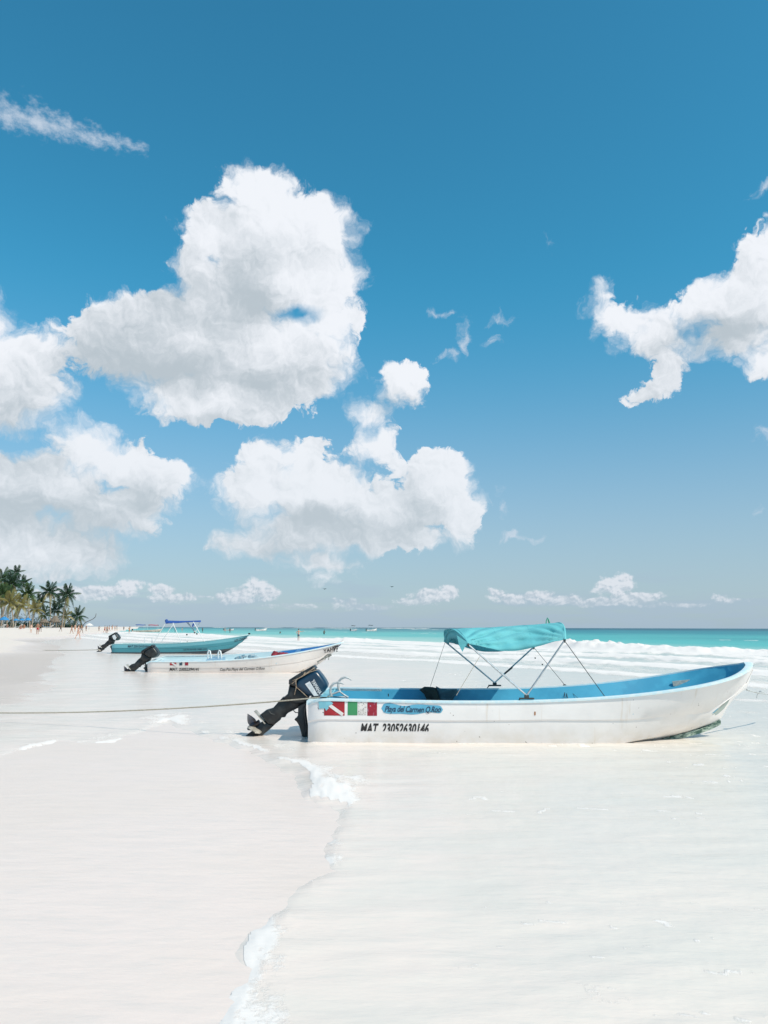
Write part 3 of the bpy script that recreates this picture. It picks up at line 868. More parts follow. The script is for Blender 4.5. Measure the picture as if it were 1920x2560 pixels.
STEM = [(0.72, 1560, 1866), (0.80, 1640, 1851), (0.88, 1730, 1828), (0.93, 1800, 1801), (0.95, 1818, 1769), (0.965, 1833, 1743), (0.975, 1859, 1726), (0.985, 1869, 1717), (0.993, 1876, 1700), (1.0, 1883, 1672)]
CHINE = [(0.72, 1540, 1860, 0.60), (0.80, 1640, 1840, 0.48), (0.88, 1725, 1814, 0.32), (0.92, 1762, 1797, 0.22), (0.95, 1800, 1766, 0.12), (0.965, 1829, 1743, 0.04), (0.975, 1856, 1727, 0.02), (1.0, 1883, 1673, 0.0)]
main_spec = dict(L=ML, B=0.865, bt=0.684, pb=4.517, h0=0.608, h1=0.563, ph=3.534, floor=0.13, n=60,
    stemX=[(0, 0.0), (0.60, 3.9)] + [(t_, loc(a_, b_).x) for t_, a_, b_ in STEM], stemZ=[(0, -0.12), (0.60, -0.12)] + [(t_, loc(a_, b_).z) for t_, a_, b_ in STEM],
    chX=[(0, 0.0), (0.60, 3.886)] + [(t_, loc(a_, b_, -y_).x) for t_, a_, b_, y_ in CHINE],
    chY=[(0, 0.72), (0.3, 0.74), (0.55, 0.70), (0.60, 0.68)] + [(t_, y_) for t_, a_, b_, y_ in CHINE],
    chZ=[(0, -0.03), (0.60, -0.03)] + [(t_, loc(a_, b_, -y_).z) for t_, a_, b_, y_ in CHINE],
    kn=[(0, 0.42), (0.5, 0.40), (0.8, 0.52), (0.93, 0.80), (1.0, 0.95)],
    stern=0.07, hull_mat=M_WHITE_HULL, in_mat=M_BLUE_IN, floor_mat=M_BLUE_FLOOR, rail_mat=M_RAIL, thwarts=(1.55, 2.9, 4.3))
boat = empty('panga_boat', (MX, MY, 0))
tag(boat, 'large white open boat with blue inside and a turquoise canopy, nearest to the viewer', 'boat', 'open motor boats along the shore')
bvh, sheer, half = make_hull(boat, main_spec)
# keel plank with algae, and shade under the bow painted as a grey decal
kp = MB(); vs = []; fs = []
KL = [(1560, 1868, 0.20), (1640, 1853, 0.16), (1700, 1838, 0.12), (1750, 1824, 0.07), (1780, 1813, 0.03), (1801, 1802, 0.0)]
for px, py, yy in KL:
    p = loc(px, py, -yy)
    for dy, dz in ((-0.035, -0.035), (-0.035, 0.028), (0.03, 0.028), (0.03, -0.035)): vs.append(p + Vector((0, dy, dz)))
for i in range(len(KL) - 1):
    for k in range(4): fs.append((i * 4 + k, i * 4 + (k + 1) % 4, (i + 1) * 4 + (k + 1) % 4, (i + 1) * 4 + k))
fs += [(0, 1, 2, 3), (20, 23, 22, 21)]
kp.add(vs, fs)
tag(kp.build('keel_strake', M_ALGAE, boat), 'green algae stained strake under the bow')
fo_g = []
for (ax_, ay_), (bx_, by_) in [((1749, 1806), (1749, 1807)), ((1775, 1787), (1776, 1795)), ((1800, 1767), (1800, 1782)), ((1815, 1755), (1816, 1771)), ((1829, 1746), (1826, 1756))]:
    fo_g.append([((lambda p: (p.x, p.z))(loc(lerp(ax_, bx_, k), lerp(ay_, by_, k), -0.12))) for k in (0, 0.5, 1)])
decal('forefoot_shade', fo_g, M_BOW_SHADE, boat, bvh, 0.004)
# painted flags, plaque and letters on the near side
def lz(px, py): p = loc(px, py, -0.80); return p.x, p.z
x0, z1 = lz(812, 1752.5); x1, z0 = lz(863, 1789)
decal('painted_flag', rect_grid(x0, x1, z0, z1), M_RED, boat, bvh, 0.003, 'red dive flag with a white diagonal band')
def band(a, b, w, n=14):
    return [[(lerp(a[0], b[0], i / n) + (0.5 - j) * w * 0.55, lerp(a[1], b[1], i / n) + (0.5 - j) * w) for i in range(n + 1)] for j in (0, 1)]
decal('flag_stripe', band((x0 + 0.012, z1 - 0.012), (x1 - 0.022, z0 + 0.012), 0.040), pmat('flag_white', (0.72, 0.69, 0.68), (0.66, 0.64, 0.63), 20, 0.5), boat, bvh, 0.006)
for (pa, pb, m_, lab) in [((871, 1753), (895, 1788), M_GREEN, 'green flag field'), ((897, 1754), (917, 1787), M_EMBLEM, 'white flag field with a faded grey emblem'), ((920, 1755), (944, 1789), M_RED2, 'dark red flag field')]:
    a, b_ = lz(*pa); c, d = lz(*pb)
    decal('painted_flag', rect_grid(a, c, d, b_, 4, 5), m_, boat, bvh, 0.003, lab)
# smear of pale blue paint at the stern corner
rs_ = random.Random(5)
sm = []
sx0, sz1 = lz(797, 1744); sx1, sz0 = lz(826, 1774)
for j in range(9):
    row = []
    for i in range(10):
        wob = 0.02 * (rs_.random() - 0.5)
        u = i / 9; vv = j / 8
        x = lerp(sx0 + 0.02 * abs(vv - 0.5) + (wob if i == 0 else 0), sx1 - 0.06 * math.sin(vv * 9) * (1 if i == 9 else 0) * 0.8, u); row.append((x, lerp(sz0 + (wob * 2 if j == 0 else 0), sz1, vv)))
    sm.append(row)
decal('paint_smear', sm, M_SMEAR, boat, bvh, 0.008)
# wavy plaque with the town name
px0, pz = lz(955, 1772); px1, _ = lz(1108, 1772)
pl = []
for j in range(5):
    row = []
    for i in range(33):
        u = i / 32; endr = math.sqrt(max(0.0, 1 - (abs(u - 0.5) * 2) ** 12)) * 0.88 + 0.02
        mid = pz + 0.012 * math.sin(u * 9.0 + 1.0) * (1 - 0.4 * u); hh_ = (0.075 - 0.018 * u + 0.008 * math.sin(u * 14)) * endr
        row.append((lerp(px0, px1, u), mid + (j / 4 - 0.5) * 2 * hh_))
    pl.append(row)
decal('name_plaque', pl, M_PLAQUE, boat, bvh, 0.003)
tx, tz = lz(963, 1779)
put_text('lettering', 'Playa del Carmen Q.Roo', lambda u, v: on_skin(bvh, tx + u, tz + v + 0.004 * math.sin(u * 9), -1, 0.007), lz(1103, 1779)[0] - tx, 0.078, M_SCRIPT, boat, 0.35, 0.012, 0.95)
tx2, tz2 = lz(903, 1833)
put_text('lettering', 'MAT. 23052630146', lambda u, v: on_skin(bvh, tx2 + u, tz2 + v, -1, 0.004), lz(1074, 1833)[0] - tx2, 0.125, M_TEXTW, boat, 0.28, 0.035, 1.05, cut=0.20)
# little rust spot, chips and a plate inside the bow
a, b_ = lz(1335, 1777)
decal('rust_spot', rect_grid(a, a + 0.02, b_ - 0.05, b_, 2, 3), M_RUST, boat, bvh, 0.003)
ip = loc(1693, 1703, 0.80); 
plate = MB(); plate.box((ip.x, on_skin(bvh, ip.x, ip.z, 1, -0.058).y, ip.z), (0.26, 0.03, 0.075), Matrix.Rotation(-0.13, 3, 'Y') @ Matrix.Rotation(-0.16, 3, 'Z'))
tag(plate.build('worn_patch', pmat('worn_patch', (0.50, 0.48, 0.42), (0.32, 0.38, 0.38), 30, 0.8), boat), 'grey brown patch on the inside of the far bow')
# fittings on the rails
fit = [loc(1318, 1743, -0.84), loc(1238, 1711, 0.86)]
for p in fit:
    MB().box(p + Vector((0, 0, -0.012)), (0.20, 0.05, 0.02)).box(p + Vector((0, 0, 0.012)), (0.06, 0.04, 0.04)).tube([p + Vector((-0.09, 0, -0.012)), p + Vector((-0.12, -0.01, -0.05))], 0.008, 6).build('canopy_hinge', M_ROPE_DK, boat)
# rib on the far inner side
MB().box(loc(868, 1742, 0.0) + Vector((0.62, 0.30, 0.0)), (0.015, 0.012, 0.04)).build('cleat', M_BLACK, boat)

# canopy: two bent hoops of tube crossing at the hinges, cloth stretched over them
nb, fb = fit
n_aft, n_fwd = loc(1172, 1611, -0.80), loc(1412, 1600, -0.80)
f_aft, f_fwd = loc(1114, 1604, 0.82), loc(1335, 1617, 0.82)
c_aft0, c_aft1 = loc(1117, 1573, 0.25), loc(1112, 1575, 0.62)
def arch(a, b, crown, lean, n=20):
    pts = []
    for i in range(n + 1):
        u = i / n; y = lerp(a.y, b.y, u)
        k = (1 - abs(2 * u - 1) ** 3.0)
        p = a.lerp(b, u); pts.append(Vector((p.x + lean * k, y, p.z + crown * k)))
    return pts
aft_arch = arch(n_aft, f_aft, 0.19, -0.03); fwd_arch = arch(n_fwd, f_fwd, 0.285, 0.10)
def hoop(base_n, base_f, ar, name_mat):
    o = MB().tube([base_n, ar[0]], 0.0125, 8).build('canopy_pole', name_mat, boat)
    o = MB().tube([base_f, ar[-1]], 0.0125, 8).build('canopy_pole', M_GREY_ENG if name_mat is None else name_mat, boat)
    MB().tube(ar, 0.0125, 8).build('canopy_bow', name_mat, boat)
hoop(nb + Vector((0, 0, 0.03)), fb + Vector((0, 0, 0.03)), aft_arch, M_STEEL)
hoop(nb + Vector((0, 0, 0.03)), fb + Vector((0, 0, 0.03)), fwd_arch, M_STEEL)
t = NT('turquoise_cloth'); v = t.coord('Object')
t.set('Base Color', t.mix(t.ramp(t.noise(v, 3, 5), 0.35, 0.65), (0.16, 0.56, 0.62), (0.20, 0.61, 0.66)))
t.set('Roughness', 0.8); t.set('Specular IOR Level', 0.15)
t.bump(t.noise(t.coord('Object', (1, 1, 1)), 260, 2), 0.15, 0.002)
_tr = t.n.new('ShaderNodeBsdfTranslucent'); _tr.inputs[0].default_value = (0.05, 0.42, 0.46, 1)
_mx = t.n.new('ShaderNodeMixShader'); _mx.inputs[0].default_value = 0.28
t.l.new(t.b.outputs[0], _mx.inputs[1]); t.l.new(_tr.outputs[0], _mx.inputs[2]); t.l.new(_mx.outputs[0], t.n['Material Output'].inputs[0])
M_TURQ = t.mat
NU, NV = 96, 88
vs = []
for i in range(NU + 1):
    u = i / NU
    for j in range(NV + 1):
        w = j / NV; k = w * (len(aft_arch) - 1); k0 = min(int(k), len(aft_arch) - 2)
        a = aft_arch[k0].lerp(aft_arch[k0 + 1], k - k0); f = fwd_arch[k0].lerp(fwd_arch[k0 + 1], k - k0)
        p = a.lerp(f, u)
        side = abs(2 * w - 1)                       # 1 at the edges, 0 on the ridge
        sag = math.sin(math.pi * u) ** 0.9
        p.z += 0.016 - 0.008 * sag * (1 - side)
        p.z -= 0.125 * sag * side ** 3.2 * (1.0 + 0.15 * math.sin(u * 5))
        sg = -1 if w < 0.5 else 1
        p.y -= sg * 0.10 * sag * side ** 2
        p.x -= 0.07 * (1 - u) ** 6 * (1 - side ** 4)
        # pull folds fanning out from the aft near corner and from the forward one
        wr = lambda q_: (1 - abs(((q_ / 6.2832) % 1.0) * 2 - 1) ** 1.6) * 2 - 1          # rounded folds with tight valleys
        ang1 = math.atan2(1.02 - side, u + 0.06); ang2 = math.atan2(1.02 - side, 1.06 - u)
        fade1 = math.exp(-1.6 * u) * min(1, u * 9); fade2 = math.exp(-1.8 * (1 - u)) * min(1, (1 - u) * 9)
        fold = 0.034 * wr(ang1 * 21 + 1.3) * fade1 * side ** 0.7 + 0.030 * wr(ang2 * 19 + 0.4) * fade2 * side ** 0.7
        fold += 0.016 * wr(side * 15 + 2.2 * math.sin(u * 3.1)) * sag * side
        fold += 0.004 * math.sin(u * 31 + w * 17)
        p.y += sg * fold * 1.3; p.z += fold * 0.5
        vs.append(p)
fs = [(i * (NV + 1) + j, (i + 1) * (NV + 1) + j, (i + 1) * (NV + 1) + j + 1, i * (NV + 1) + j + 1) for i in range(NU) for j in range(NV)]
cl = mesh_obj('canopy_cloth', vs, fs, M_TURQ, boat, 180)
so = cl.modifiers.new('thickness', 'SOLIDIFY'); so.thickness = 0.004; so.offset = 1
def grid_line(idx): return [vs_c[k] + Vector((0, 0, 0.003)) for k in idx]
vs_c = vs
MB().tube(grid_line([i * (NV + 1) for i in range(NU + 1)]), 0.006, 6).build('canopy_edge', M_TURQ, boat)
MB().tube(grid_line([i * (NV + 1) + NV for i in range(NU + 1)]), 0.006, 6).build('canopy_edge', M_TURQ, boat)
for i_ in (32, 64): MB().tube(grid_line([i_ * (NV + 1) + j for j in range(NV + 1)]), 0.0035, 5).build('canopy_seam', M_TURQ, boat)
# rolled pocket round the aft bow and its loose tail
MB().tube([p + Vector((-0.005, 0, 0.006)) for p in aft_arch], [0.02] * len(aft_arch), 10).build('canopy_hem', M_TURQ, boat)
MB().tube([p + Vector((0.005, 0, 0.008)) for p in fwd_arch], [0.02] * len(fwd_arch), 10).build('canopy_hem', M_TURQ, boat)
tl = n_aft + Vector((-0.03, 0, 0))
tv = [tl + Vector((0.03, 0, 0.02)), tl + Vector((-0.13, 0.02, 0.13)), tl + Vector((-0.10, 0.02, -0.01)), tl + Vector((-0.055, 0.0, -0.10)), tl + Vector((-0.02, 0, -0.03))]
fl_ = MB(); fl_.add(tv, [(0, 1, 2), (0, 2, 4), (2, 3, 4)]); fo_ = fl_.build('canopy_flap', M_TURQ, boat, None)
so = fo_.modifiers.new('thickness', 'SOLIDIFY'); so.thickness = 0.004
# underside panel hanging at the aft end
uv_ = []
for j in range(17):
    w = j / 16; a = aft_arch[int(w * 20 * 0.999)] if j < 16 else aft_arch[-1]
    uv_ += [a + Vector((0.0, 0, -0.005)), a + Vector((0.06, 0, -0.04 - 0.10 * math.sin(math.pi * w) * 1.0))]
fs = [(2 * j, 2 * j + 1, 2 * j + 3, 2 * j + 2) for j in range(16)]
vl = mesh_obj('canopy_valance', uv_, fs, M_TURQ, boat, 180)
so = vl.modifiers.new('thickness', 'SOLIDIFY'); so.thickness = 0.004
# strap knots and guy lines
for p in (n_fwd, f_fwd, n_aft): MB().ball(p + Vector((0, 0, -0.005)), (0.018, 0.018, 0.028)).build('strap_knot', M_ROPE_DK, boat)
g_end = loc(1517, 1745, -0.80); g2 = loc(1413, 1714, 0.86)
MB().tube([n_fwd, g_end], 0.0055, 6).build('guy_line', M_ROPE_DK, boat)
MB().tube([f_fwd, g2 + Vector((0, 0, 0.02))], 0.004, 6).build('guy_line', M_ROPE_DK, boat)
MB().ball(g2 + Vector((0, 0, 0.01)), (0.03, 0.02, 0.02)).tube([g2, g2 + Vector((0.02, -0.11, -0.20))], 0.006, 5).tube([g2, g2 + Vector((-0.03, -0.11, -0.18))], 0.006, 5).tube([g2, g2 + Vector((0.2, -0.12, -0.2))], 0.003, 5).build('line_lashing', M_ROPE_DK, boat)
for p in (loc(1339, 1644, 0.83), loc(1357, 1660, 0.84)): MB().ball(p, 0.013).build('line_buckle', M_ROPE_DK, boat)
MB().tube([f_aft, loc(1077, 1716, 0.84)], 0.004, 6).build('guy_line', M_ROPE, boat)
MB().tube([loc(1200, 1641, -0.80), loc(1142, 1738, -0.78)], 0.004, 6).build('guy_line', M_ROPE, boat)
MB().tube([loc(1282, 1667, 0.84), loc(1263, 1683, 0.84)], 0.016, 6).build('strap_knot', M_ROPE_DK, boat)
# paint chipped arch board leaning up behind the canopy
gp = at(1370, 1562, 12.05)
g = MB().tube([gp + Vector((-0.028, 0, -0.08)), gp + Vector((-0.026, 0, 0)), gp + Vector((-0.018, 0, 0.07)), gp + Vector((0.0, 0, 0.115)), gp + Vector((0.012, 0, 0.09)), gp + Vector((0.026, 0, 0.04)), gp + Vector((0.030, 0, -0.08))], [0.008, 0.009, 0.009, 0.009, 0.011, 0.014, 0.008], 8)
fin = g.build('landing_net', pmat('green_plastic', (0.05, 0.30, 0.16), (0.10, 0.40, 0.30), 20, 0.4))
tag(fin, 'narrow green loop standing up just behind the turquoise canopy', 'loop')

# ---------------------------------------------------------------- bags in the near boat
def cloth_lump(name, pts, y, th, mat, seed=1):
    mb = MB(); mb.slab(pts, y, th, th * 0.8, 0, 4)
    o = mb.build(name, mat, None, 180)
    me = o.data
    for v in me.vertices:
        q = v.co * 9
        v.co += Vector((math.sin(q.y * 3 + seed), math.sin(q.x * 2.0 + q.z * 1.7 + seed), math.sin(q.x * 2.3 + seed))) * 0.010
    return o
bl = [loc(px, py, 0.60) for px, py in [(1050, 1724), (1062, 1718), (1082, 1716), (1094, 1720), (1100, 1736), (1102, 1760), (1104, 1775), (1068, 1775), (1070, 1752), (1062, 1736)]]
o = cloth_lump('bag', [(p.x + MX, p.z) for p in bl], MY + 0.60, 0.13, pmat('black_bag', (0.006, 0.008, 0.008), (0.02, 0.025, 0.02), 9, 0.8))
tag(o, 'black bag propped on the far rail of the near boat, left of the grey one', 'bag')
bl = [loc(px, py, 0.60) for px, py in [(1091, 1717), (1102, 1722), (1120, 1721), (1142, 1724), (1146, 1731), (1136, 1742), (1128, 1756), (1126, 1775), (1104, 1775), (1098, 1750), (1092, 1732)]]
o = cloth_lump('bag', [(p.x + MX, p.z) for p in bl], MY + 0.60, 0.11, pmat('slate_bag', (0.055, 0.115, 0.14), (0.03, 0.07, 0.09), 9, 0.8), 3)
tag(o, 'slate grey cloth bag beside the black bag inside the near boat', 'bag')
# ---------------------------------------------------------------- grapnel anchor on the stern
anc = empty('grapnel_anchor', (MX, MY, 0))
tag(anc, 'small galvanised grapnel anchor with curved prongs lying on the near stern', 'anchor')
ap = [loc(px, py, -0.35) for px, py in [(872, 1744), (862, 1738), (850, 1729)]]
sh = MB().tube([ap[0], ap[1], ap[2], loc(826, 1738, -0.35)], 0.014, 8).build('shank', M_GALV, anc)
MB().tube([loc(px, py, -0.40) for px, py in [(830, 1742), (827, 1730), (828, 1718), (835, 1709), (845, 1706), (855, 1708), (861, 1711)]], [0.017, 0.017, 0.017, 0.016, 0.015, 0.012, 0.006], 8).build('prong', M_GALV, anc)
MB().tube([loc(px, py, -0.25) for px, py in [(851, 1730), (847, 1718), (847, 1706), (854, 1697), (864, 1693), (873, 1696), (880, 1701)]], [0.017, 0.017, 0.017, 0.016, 0.015, 0.012, 0.006], 8).build('prong', M_GALV, anc)
MB().tube([loc(px, py, -0.3) for px, py in [(832, 1742), (845, 1743), (860, 1743), (872, 1745)]], 0.012, 8).build('prong', M_GALV, anc)
# coil of line
cb = MB()
rr_ = random.Random(3)
c0 = loc(841, 1739, -0.5)
for k in range(5):
    a0 = rr_.random() * 6; ra, rb_ = 0.05 + 0.05 * rr_.random(), 0.03 + 0.02 * rr_.random()
    cb.tube([c0 + Vector((ra * math.cos(a0 + i * 0.6), rb_ * math.sin(a0 + i * 0.6), rb_ * 0.7 * math.sin(a0 * 2 + i * 0.6) + 0.02)) for i in range(11)], 0.009, 6)
tag(cb.build('rope_coil', M_ROPE), 'tangle of tan rope knotted round the anchor on the near stern', 'rope')
# mooring ropes
def sagline(a, b, sag, n=24):
    return [a.lerp(b, i / n) - Vector((0, 0, sag * 4 * (i / n) * (1 - i / n))) for i in range(n + 1)]
st_ = at(832, 1741, MY - 0.5)
endp = at(-160, 1782, 13.6)
o = MB().tube(sagline(st_, endp, 0.10, 30), 0.0105, 7).build('mooring_rope', M_ROPE)
tag(o, 'long tan mooring rope from the near stern to the left edge', 'rope')
bw = at(1868, 1722, MY - 0.05); be = at(1960, 1732, 13.2)
o = MB().tube(sagline(bw, be, 0.03, 8), 0.012, 7).ball(at(1905, 1727, 12.3), (0.04, 0.03, 0.022)).tube([at(1898, 1728, 12.3), at(1894, 1736, 12.3), at(1893, 1743, 12.3)], 0.006, 5).build('bow_rope', M_GALV)
tag(o, 'grey bow rope with a knot running off the near bow', 'rope')


# ---------------------------------------------------------------- outboard motors
EP = 11.98 / FPX        # metres per photograph pixel at the near motor
def eo(px, py):         # zoomed view coordinates of the motor to local x, z about the transom top
    gx, gy = 580 + px / 5.925, 1640 + py / 5.925
    p = at(gx, gy, MY); return (p.x - MX, p.z - 0.55)


def make_motor(name, cowl_m, white_frame=False, brand=True):
    r = empty(name)
    O = lambda *pp: [eo(*p) for p in pp]
    out = O((985, 345), (1120, 262), (1232, 196), (1290, 210), (1350, 280), (1400, 350), (1436, 420), (1425, 460), (1385, 525), (1340, 560), (1290, 580), (1150, 585), (1060, 520), (955, 440))
    cw = MB().slab(out, 0, 0.215, 0.085, 0, 6).build('cowl', cowl_m, r, 55)
    bv = cw.modifiers.new('bevel', 'BEVEL'); bv.width = 0.006; bv.segments = 2; bv.limit_method = 'ANGLE'
    MB().slab(O((870, 345), (1000, 262), (1120, 195), (1225, 135), (1262, 185), (1225, 205), (1120, 268), (985, 350), (950, 445), (900, 425), (868, 410)), 0, 0.20, 0.03).build('cowl_base', M_BLACK, r, 50)
    MB().slab(O((868, 425), (960, 440), (1060, 520), (1155, 590), (1140, 640), (1110, 700), (960, 700), (780, 612), (845, 555)), 0, 0.15, 0.05).build('bottom_cowl', M_BLACK, r, 50)
    MB().slab(O((770, 605), (900, 610), (1110, 640), (1100, 690), (1000, 765), (920, 805), (850, 840), (815, 870), (800, 905), (740, 912), (725, 950), (640, 1020), (545, 1005), (505, 960), (430, 870), (520, 800), (620, 770), (690, 690)), 0, 0.075, 0.04).build('drive_leg', M_BLACK, r, 50)
    MB().slab(O((505, 955), (560, 1000), (640, 1022), (560, 1100), (470, 1170), (450, 1200), (320, 1205), (180, 1206), (255, 1150), (320, 1105), (400, 1030), (450, 975)), 0, 0.05, 0.035).build('gearcase', M_BLACK, r, 50)
    pl = MB(); a, b_ = eo(352, 812), eo(512, 1000)
    d = Vector((b_[0] - a[0], 0, b_[1] - a[1])); n_ = Vector((-d.z, 0, d.x)).normalized()
    m_ = Vector(((a[0] + b_[0]) / 2, 0, (a[1] + b_[1]) / 2)); ang = math.atan2(d.z, d.x)
    pl.box(m_, (d.length, 0.20, 0.010), Matrix.Rotation(-ang, 3, 'Y')); pl.build('cavitation_plate', M_PROP, r)
    # propeller: hub and three pitched blades
    hb = Vector((*eo(330, 1030),)).to_3d(); hb = Vector((eo(335, 1035)[0], 0, eo(335, 1035)[1]))
    ax = Vector((eo(215, 1075)[0] - eo(400, 980)[0], 0, eo(215, 1075)[1] - eo(400, 980)[1])).normalized()
    ax = Vector((-0.86, 0, -0.50)).normalized()
    MB().tube([hb - ax * 0.10, hb + ax * 0.08, hb + ax * 0.11], [0.042, 0.036, 0.012], 12).build('propeller_hub', M_PROP_DK, r)
    u = ax.cross(Vector((0, 1, 0))).normalized(); w = Vector((0, 1, 0))
    for k, m2 in enumerate((M_PROP, M_PROP_DK, M_PROP)):
        a0 = math.radians((62, 182, 302)[k]); rd = u * math.cos(a0) + w * math.sin(a0); tg = ax.cross(rd)
        rows = []
        for i in range(7):
            q_ = i / 6; rad = 0.03 + 0.165 * q_; wd = 0.115 * math.sin(math.pi * (0.18 + 0.72 * q_)) ** 0.8 * (1 if i < 6 else 0.4)
            pit = 0.9 - 0.5 * q_
            for s_ in (-1, -0.5, 0, 0.5, 1):
                rows.append(hb + rd * rad + (tg * math.cos(pit) + ax * math.sin(pit)) * wd * s_ + rd * (-0.012 * s_ * s_))
        fs = [(i * 5 + j, i * 5 + j + 1, (i + 1) * 5 + j + 1, (i + 1) * 5 + j) for i in range(6) for j in range(4)]
        bo = mesh_obj('propeller_blade', rows, fs, m2, r, 180)
        s2 = bo.modifiers.new('thickness', 'SOLIDIFY'); s2.thickness = 0.007; s2.offset = 0
    for sg in (-1, 1):
        MB().slab(O((1005, 740), (1095, 680), (1092, 780), (1102, 900), (1118, 1010), (1130, 1172), (1062, 1176), (1045, 1100), (1020, 1020), (985, 960), (950, 930), (965, 905), (1000, 890)), sg * 0.13, 0.028, 0.012).build('clamp_bracket', M_BLACK, r, 50)
    MB().slab(O((1005, 1245), (1060, 1188), (1130, 1160), (1180, 1165), (1200, 1220), (1205, 1272), (1110, 1268)), 0.0, 0.16, 0.03).build('transom_shade', M_TRANSOM_SHADE, r, 50)  # dark slab added where shadow lies at the transom bottom
    p1 = eo(1060, 1000); MB().box((p1[0], 0, p1[1]), (0.05, 0.25, 0.10)).box((eo(1080, 1120)[0], 0, eo(1080, 1120)[1]), (0.05, 0.25, 0.06)).build('bracket_bridge', M_GREY_ENG, r)
    MB().tube([(eo(930, 800)[0], -0.09, eo(930, 800)[1]), (eo(960, 830)[0], -0.10, eo(960, 830)[1]), (eo(1000, 832)[0], -0.10, eo(1000, 832)[1]), (eo(1040, 810)[0], -0.09, eo(1040, 810)[1])], 0.007, 6).build('fuel_hose', M_GREY_ENG, r)
    MB().tube([(eo(560, 800)[0], -0.075, eo(560, 800)[1]), (eo(600, 850)[0], -0.085, eo(600, 850)[1]), (eo(650, 860)[0], -0.08, eo(650, 860)[1])], 0.006, 5).build('cable', M_GREY_ENG, r)
    Yf = -0.222
    P = lambda px, py, dy=0.0: Vector((eo(px, py)[0] * 0.985 + 0.0, Yf + dy, eo(px, py)[1]))
    if brand:
        q4 = [P(1108, 402), P(1176, 362), P(1308, 572), P(1242, 578)]
        MB().add(q4 + [v + Vector((0, 0.012, 0)) for v in q4], [(0, 1, 2, 3), (0, 4, 5, 1), (1, 5, 6, 2), (2, 6, 7, 3), (3, 7, 4, 0)]).build('cowl_stripe', M_STICKER, r, None)
        A, B = P(1196, 358), P(1316, 556); e1 = (B - A); W = e1.length; e1.normalize()
        e2 = Vector((-e1.z, 0, e1.x)).normalized(); 
        if e2.z < 0: e2 = -e2
        put_text('lettering', 'YAMAHA', lambda uu, vv: A + e1 * uu + e2 * vv + Vector((0, 0.0, 0)), W, 0.052, M_LETTER_W, r, 0.0, 0.03)
    if white_frame:
        q4 = [P(1080, 330), P(1215, 250), P(1330, 420), P(1250, 560), P(1150, 500)]
        MB().add(q4 + [v + Vector((0, 0.012, 0)) for v in q4], [(0, 1, 2, 3, 4)]).build('cowl_panel', M_STICKER, r, None)
    return r


mot = make_motor('outboard_motor', M_NAVY)
mot.location = (MX, MY, 0.55)
tag(mot, 'navy and black outboard motor with a white stripe, tilted up on the nearest stern', 'outboard motor', 'tilted outboard motors')
rb2 = MB()
def LM(px, py, dy=0): e = eo(px, py); return Vector((MX + e[0], MY + dy, 0.55 + e[1]))
rb2.tube([LM(920, 400, -0.2), LM(1000, 330, -0.22), (LM(1120, 255, -0.23)), LM(1250, 165, -0.2)], 0.006, 6)
rb2.tube([LM(930, 355, -0.2), LM(1060, 300, -0.23), LM(1180, 228, -0.23), LM(1290, 195, -0.2)], 0.005, 6)
rb2.tube([LM(975, 350, -0.22), LM(985, 450, -0.24), LM(955, 560, -0.2)], 0.006, 6)
rb2.tube([LM(975, 440, -0.23), LM(1060, 510, -0.235), LM(1140, 590, -0.2)], 0.005, 6)
rb2.tube([LM(1080, 190, -0.15), LM(1070, 230, -0.17), LM(1110, 240, -0.2), LM(1090, 270, -0.21)], 0.009, 6)
tag(rb2.build('lashing_rope', pmat('lashing_rope', (0.42, 0.36, 0.28), (0.25, 0.16, 0.10), 60, 0.8)), 'thin tan cord lashed over the cowl of the nearest outboard motor', 'rope')

# ---------------------------------------------------------------- YAHVE boat and the teal boat
def far_spec(L, **k):
    s = dict(L=L, B=0.86, bt=0.45, pb=2.3, h0=0.60, h1=0.62, ph=3.0, floor=0.16, n=44, tilt=0,
        stemX=[(0, 0.0), (0.75, 0.755), (0.86, 0.86), (0.94, 0.925), (1.0, 1.0)], stemZ=[(0, -0.12), (0.70, -0.10), (0.80, 0.0), (0.90, 0.38), (0.96, 0.72), (1.0, 1.16)],
        chX=[(0, 0.0), (0.75, 0.74), (0.90, 0.87), (1.0, 0.995)], chY=[(0, 0.70), (0.4, 0.70), (0.65, 0.58), (0.80, 0.38), (0.92, 0.13), (1.0, 0.0)],
        chZ=[(0, -0.04), (0.62, -0.02), (0.78, 0.06), (0.90, 0.36), (1.0, 1.15)], kn=[(0, 0.42), (0.8, 0.5), (1.0, 0.8)],
        hull_mat=M_WHITE_HULL2, in_mat=M_PALE_IN, floor_mat=M_PALE_IN, rail_mat=M_RAIL2, thwarts=(1.4, 2.9, 4.4))
    s.update(k)
    for key in ('stemX', 'chX'): s[key] = [(a, b * L) for a, b in s[key]]
    return s


def place_boat(stern_px, bow_px, Ydepth_off=0.86):
    a = ground(*stern_px); b = ground(*bow_px)
    return a, b


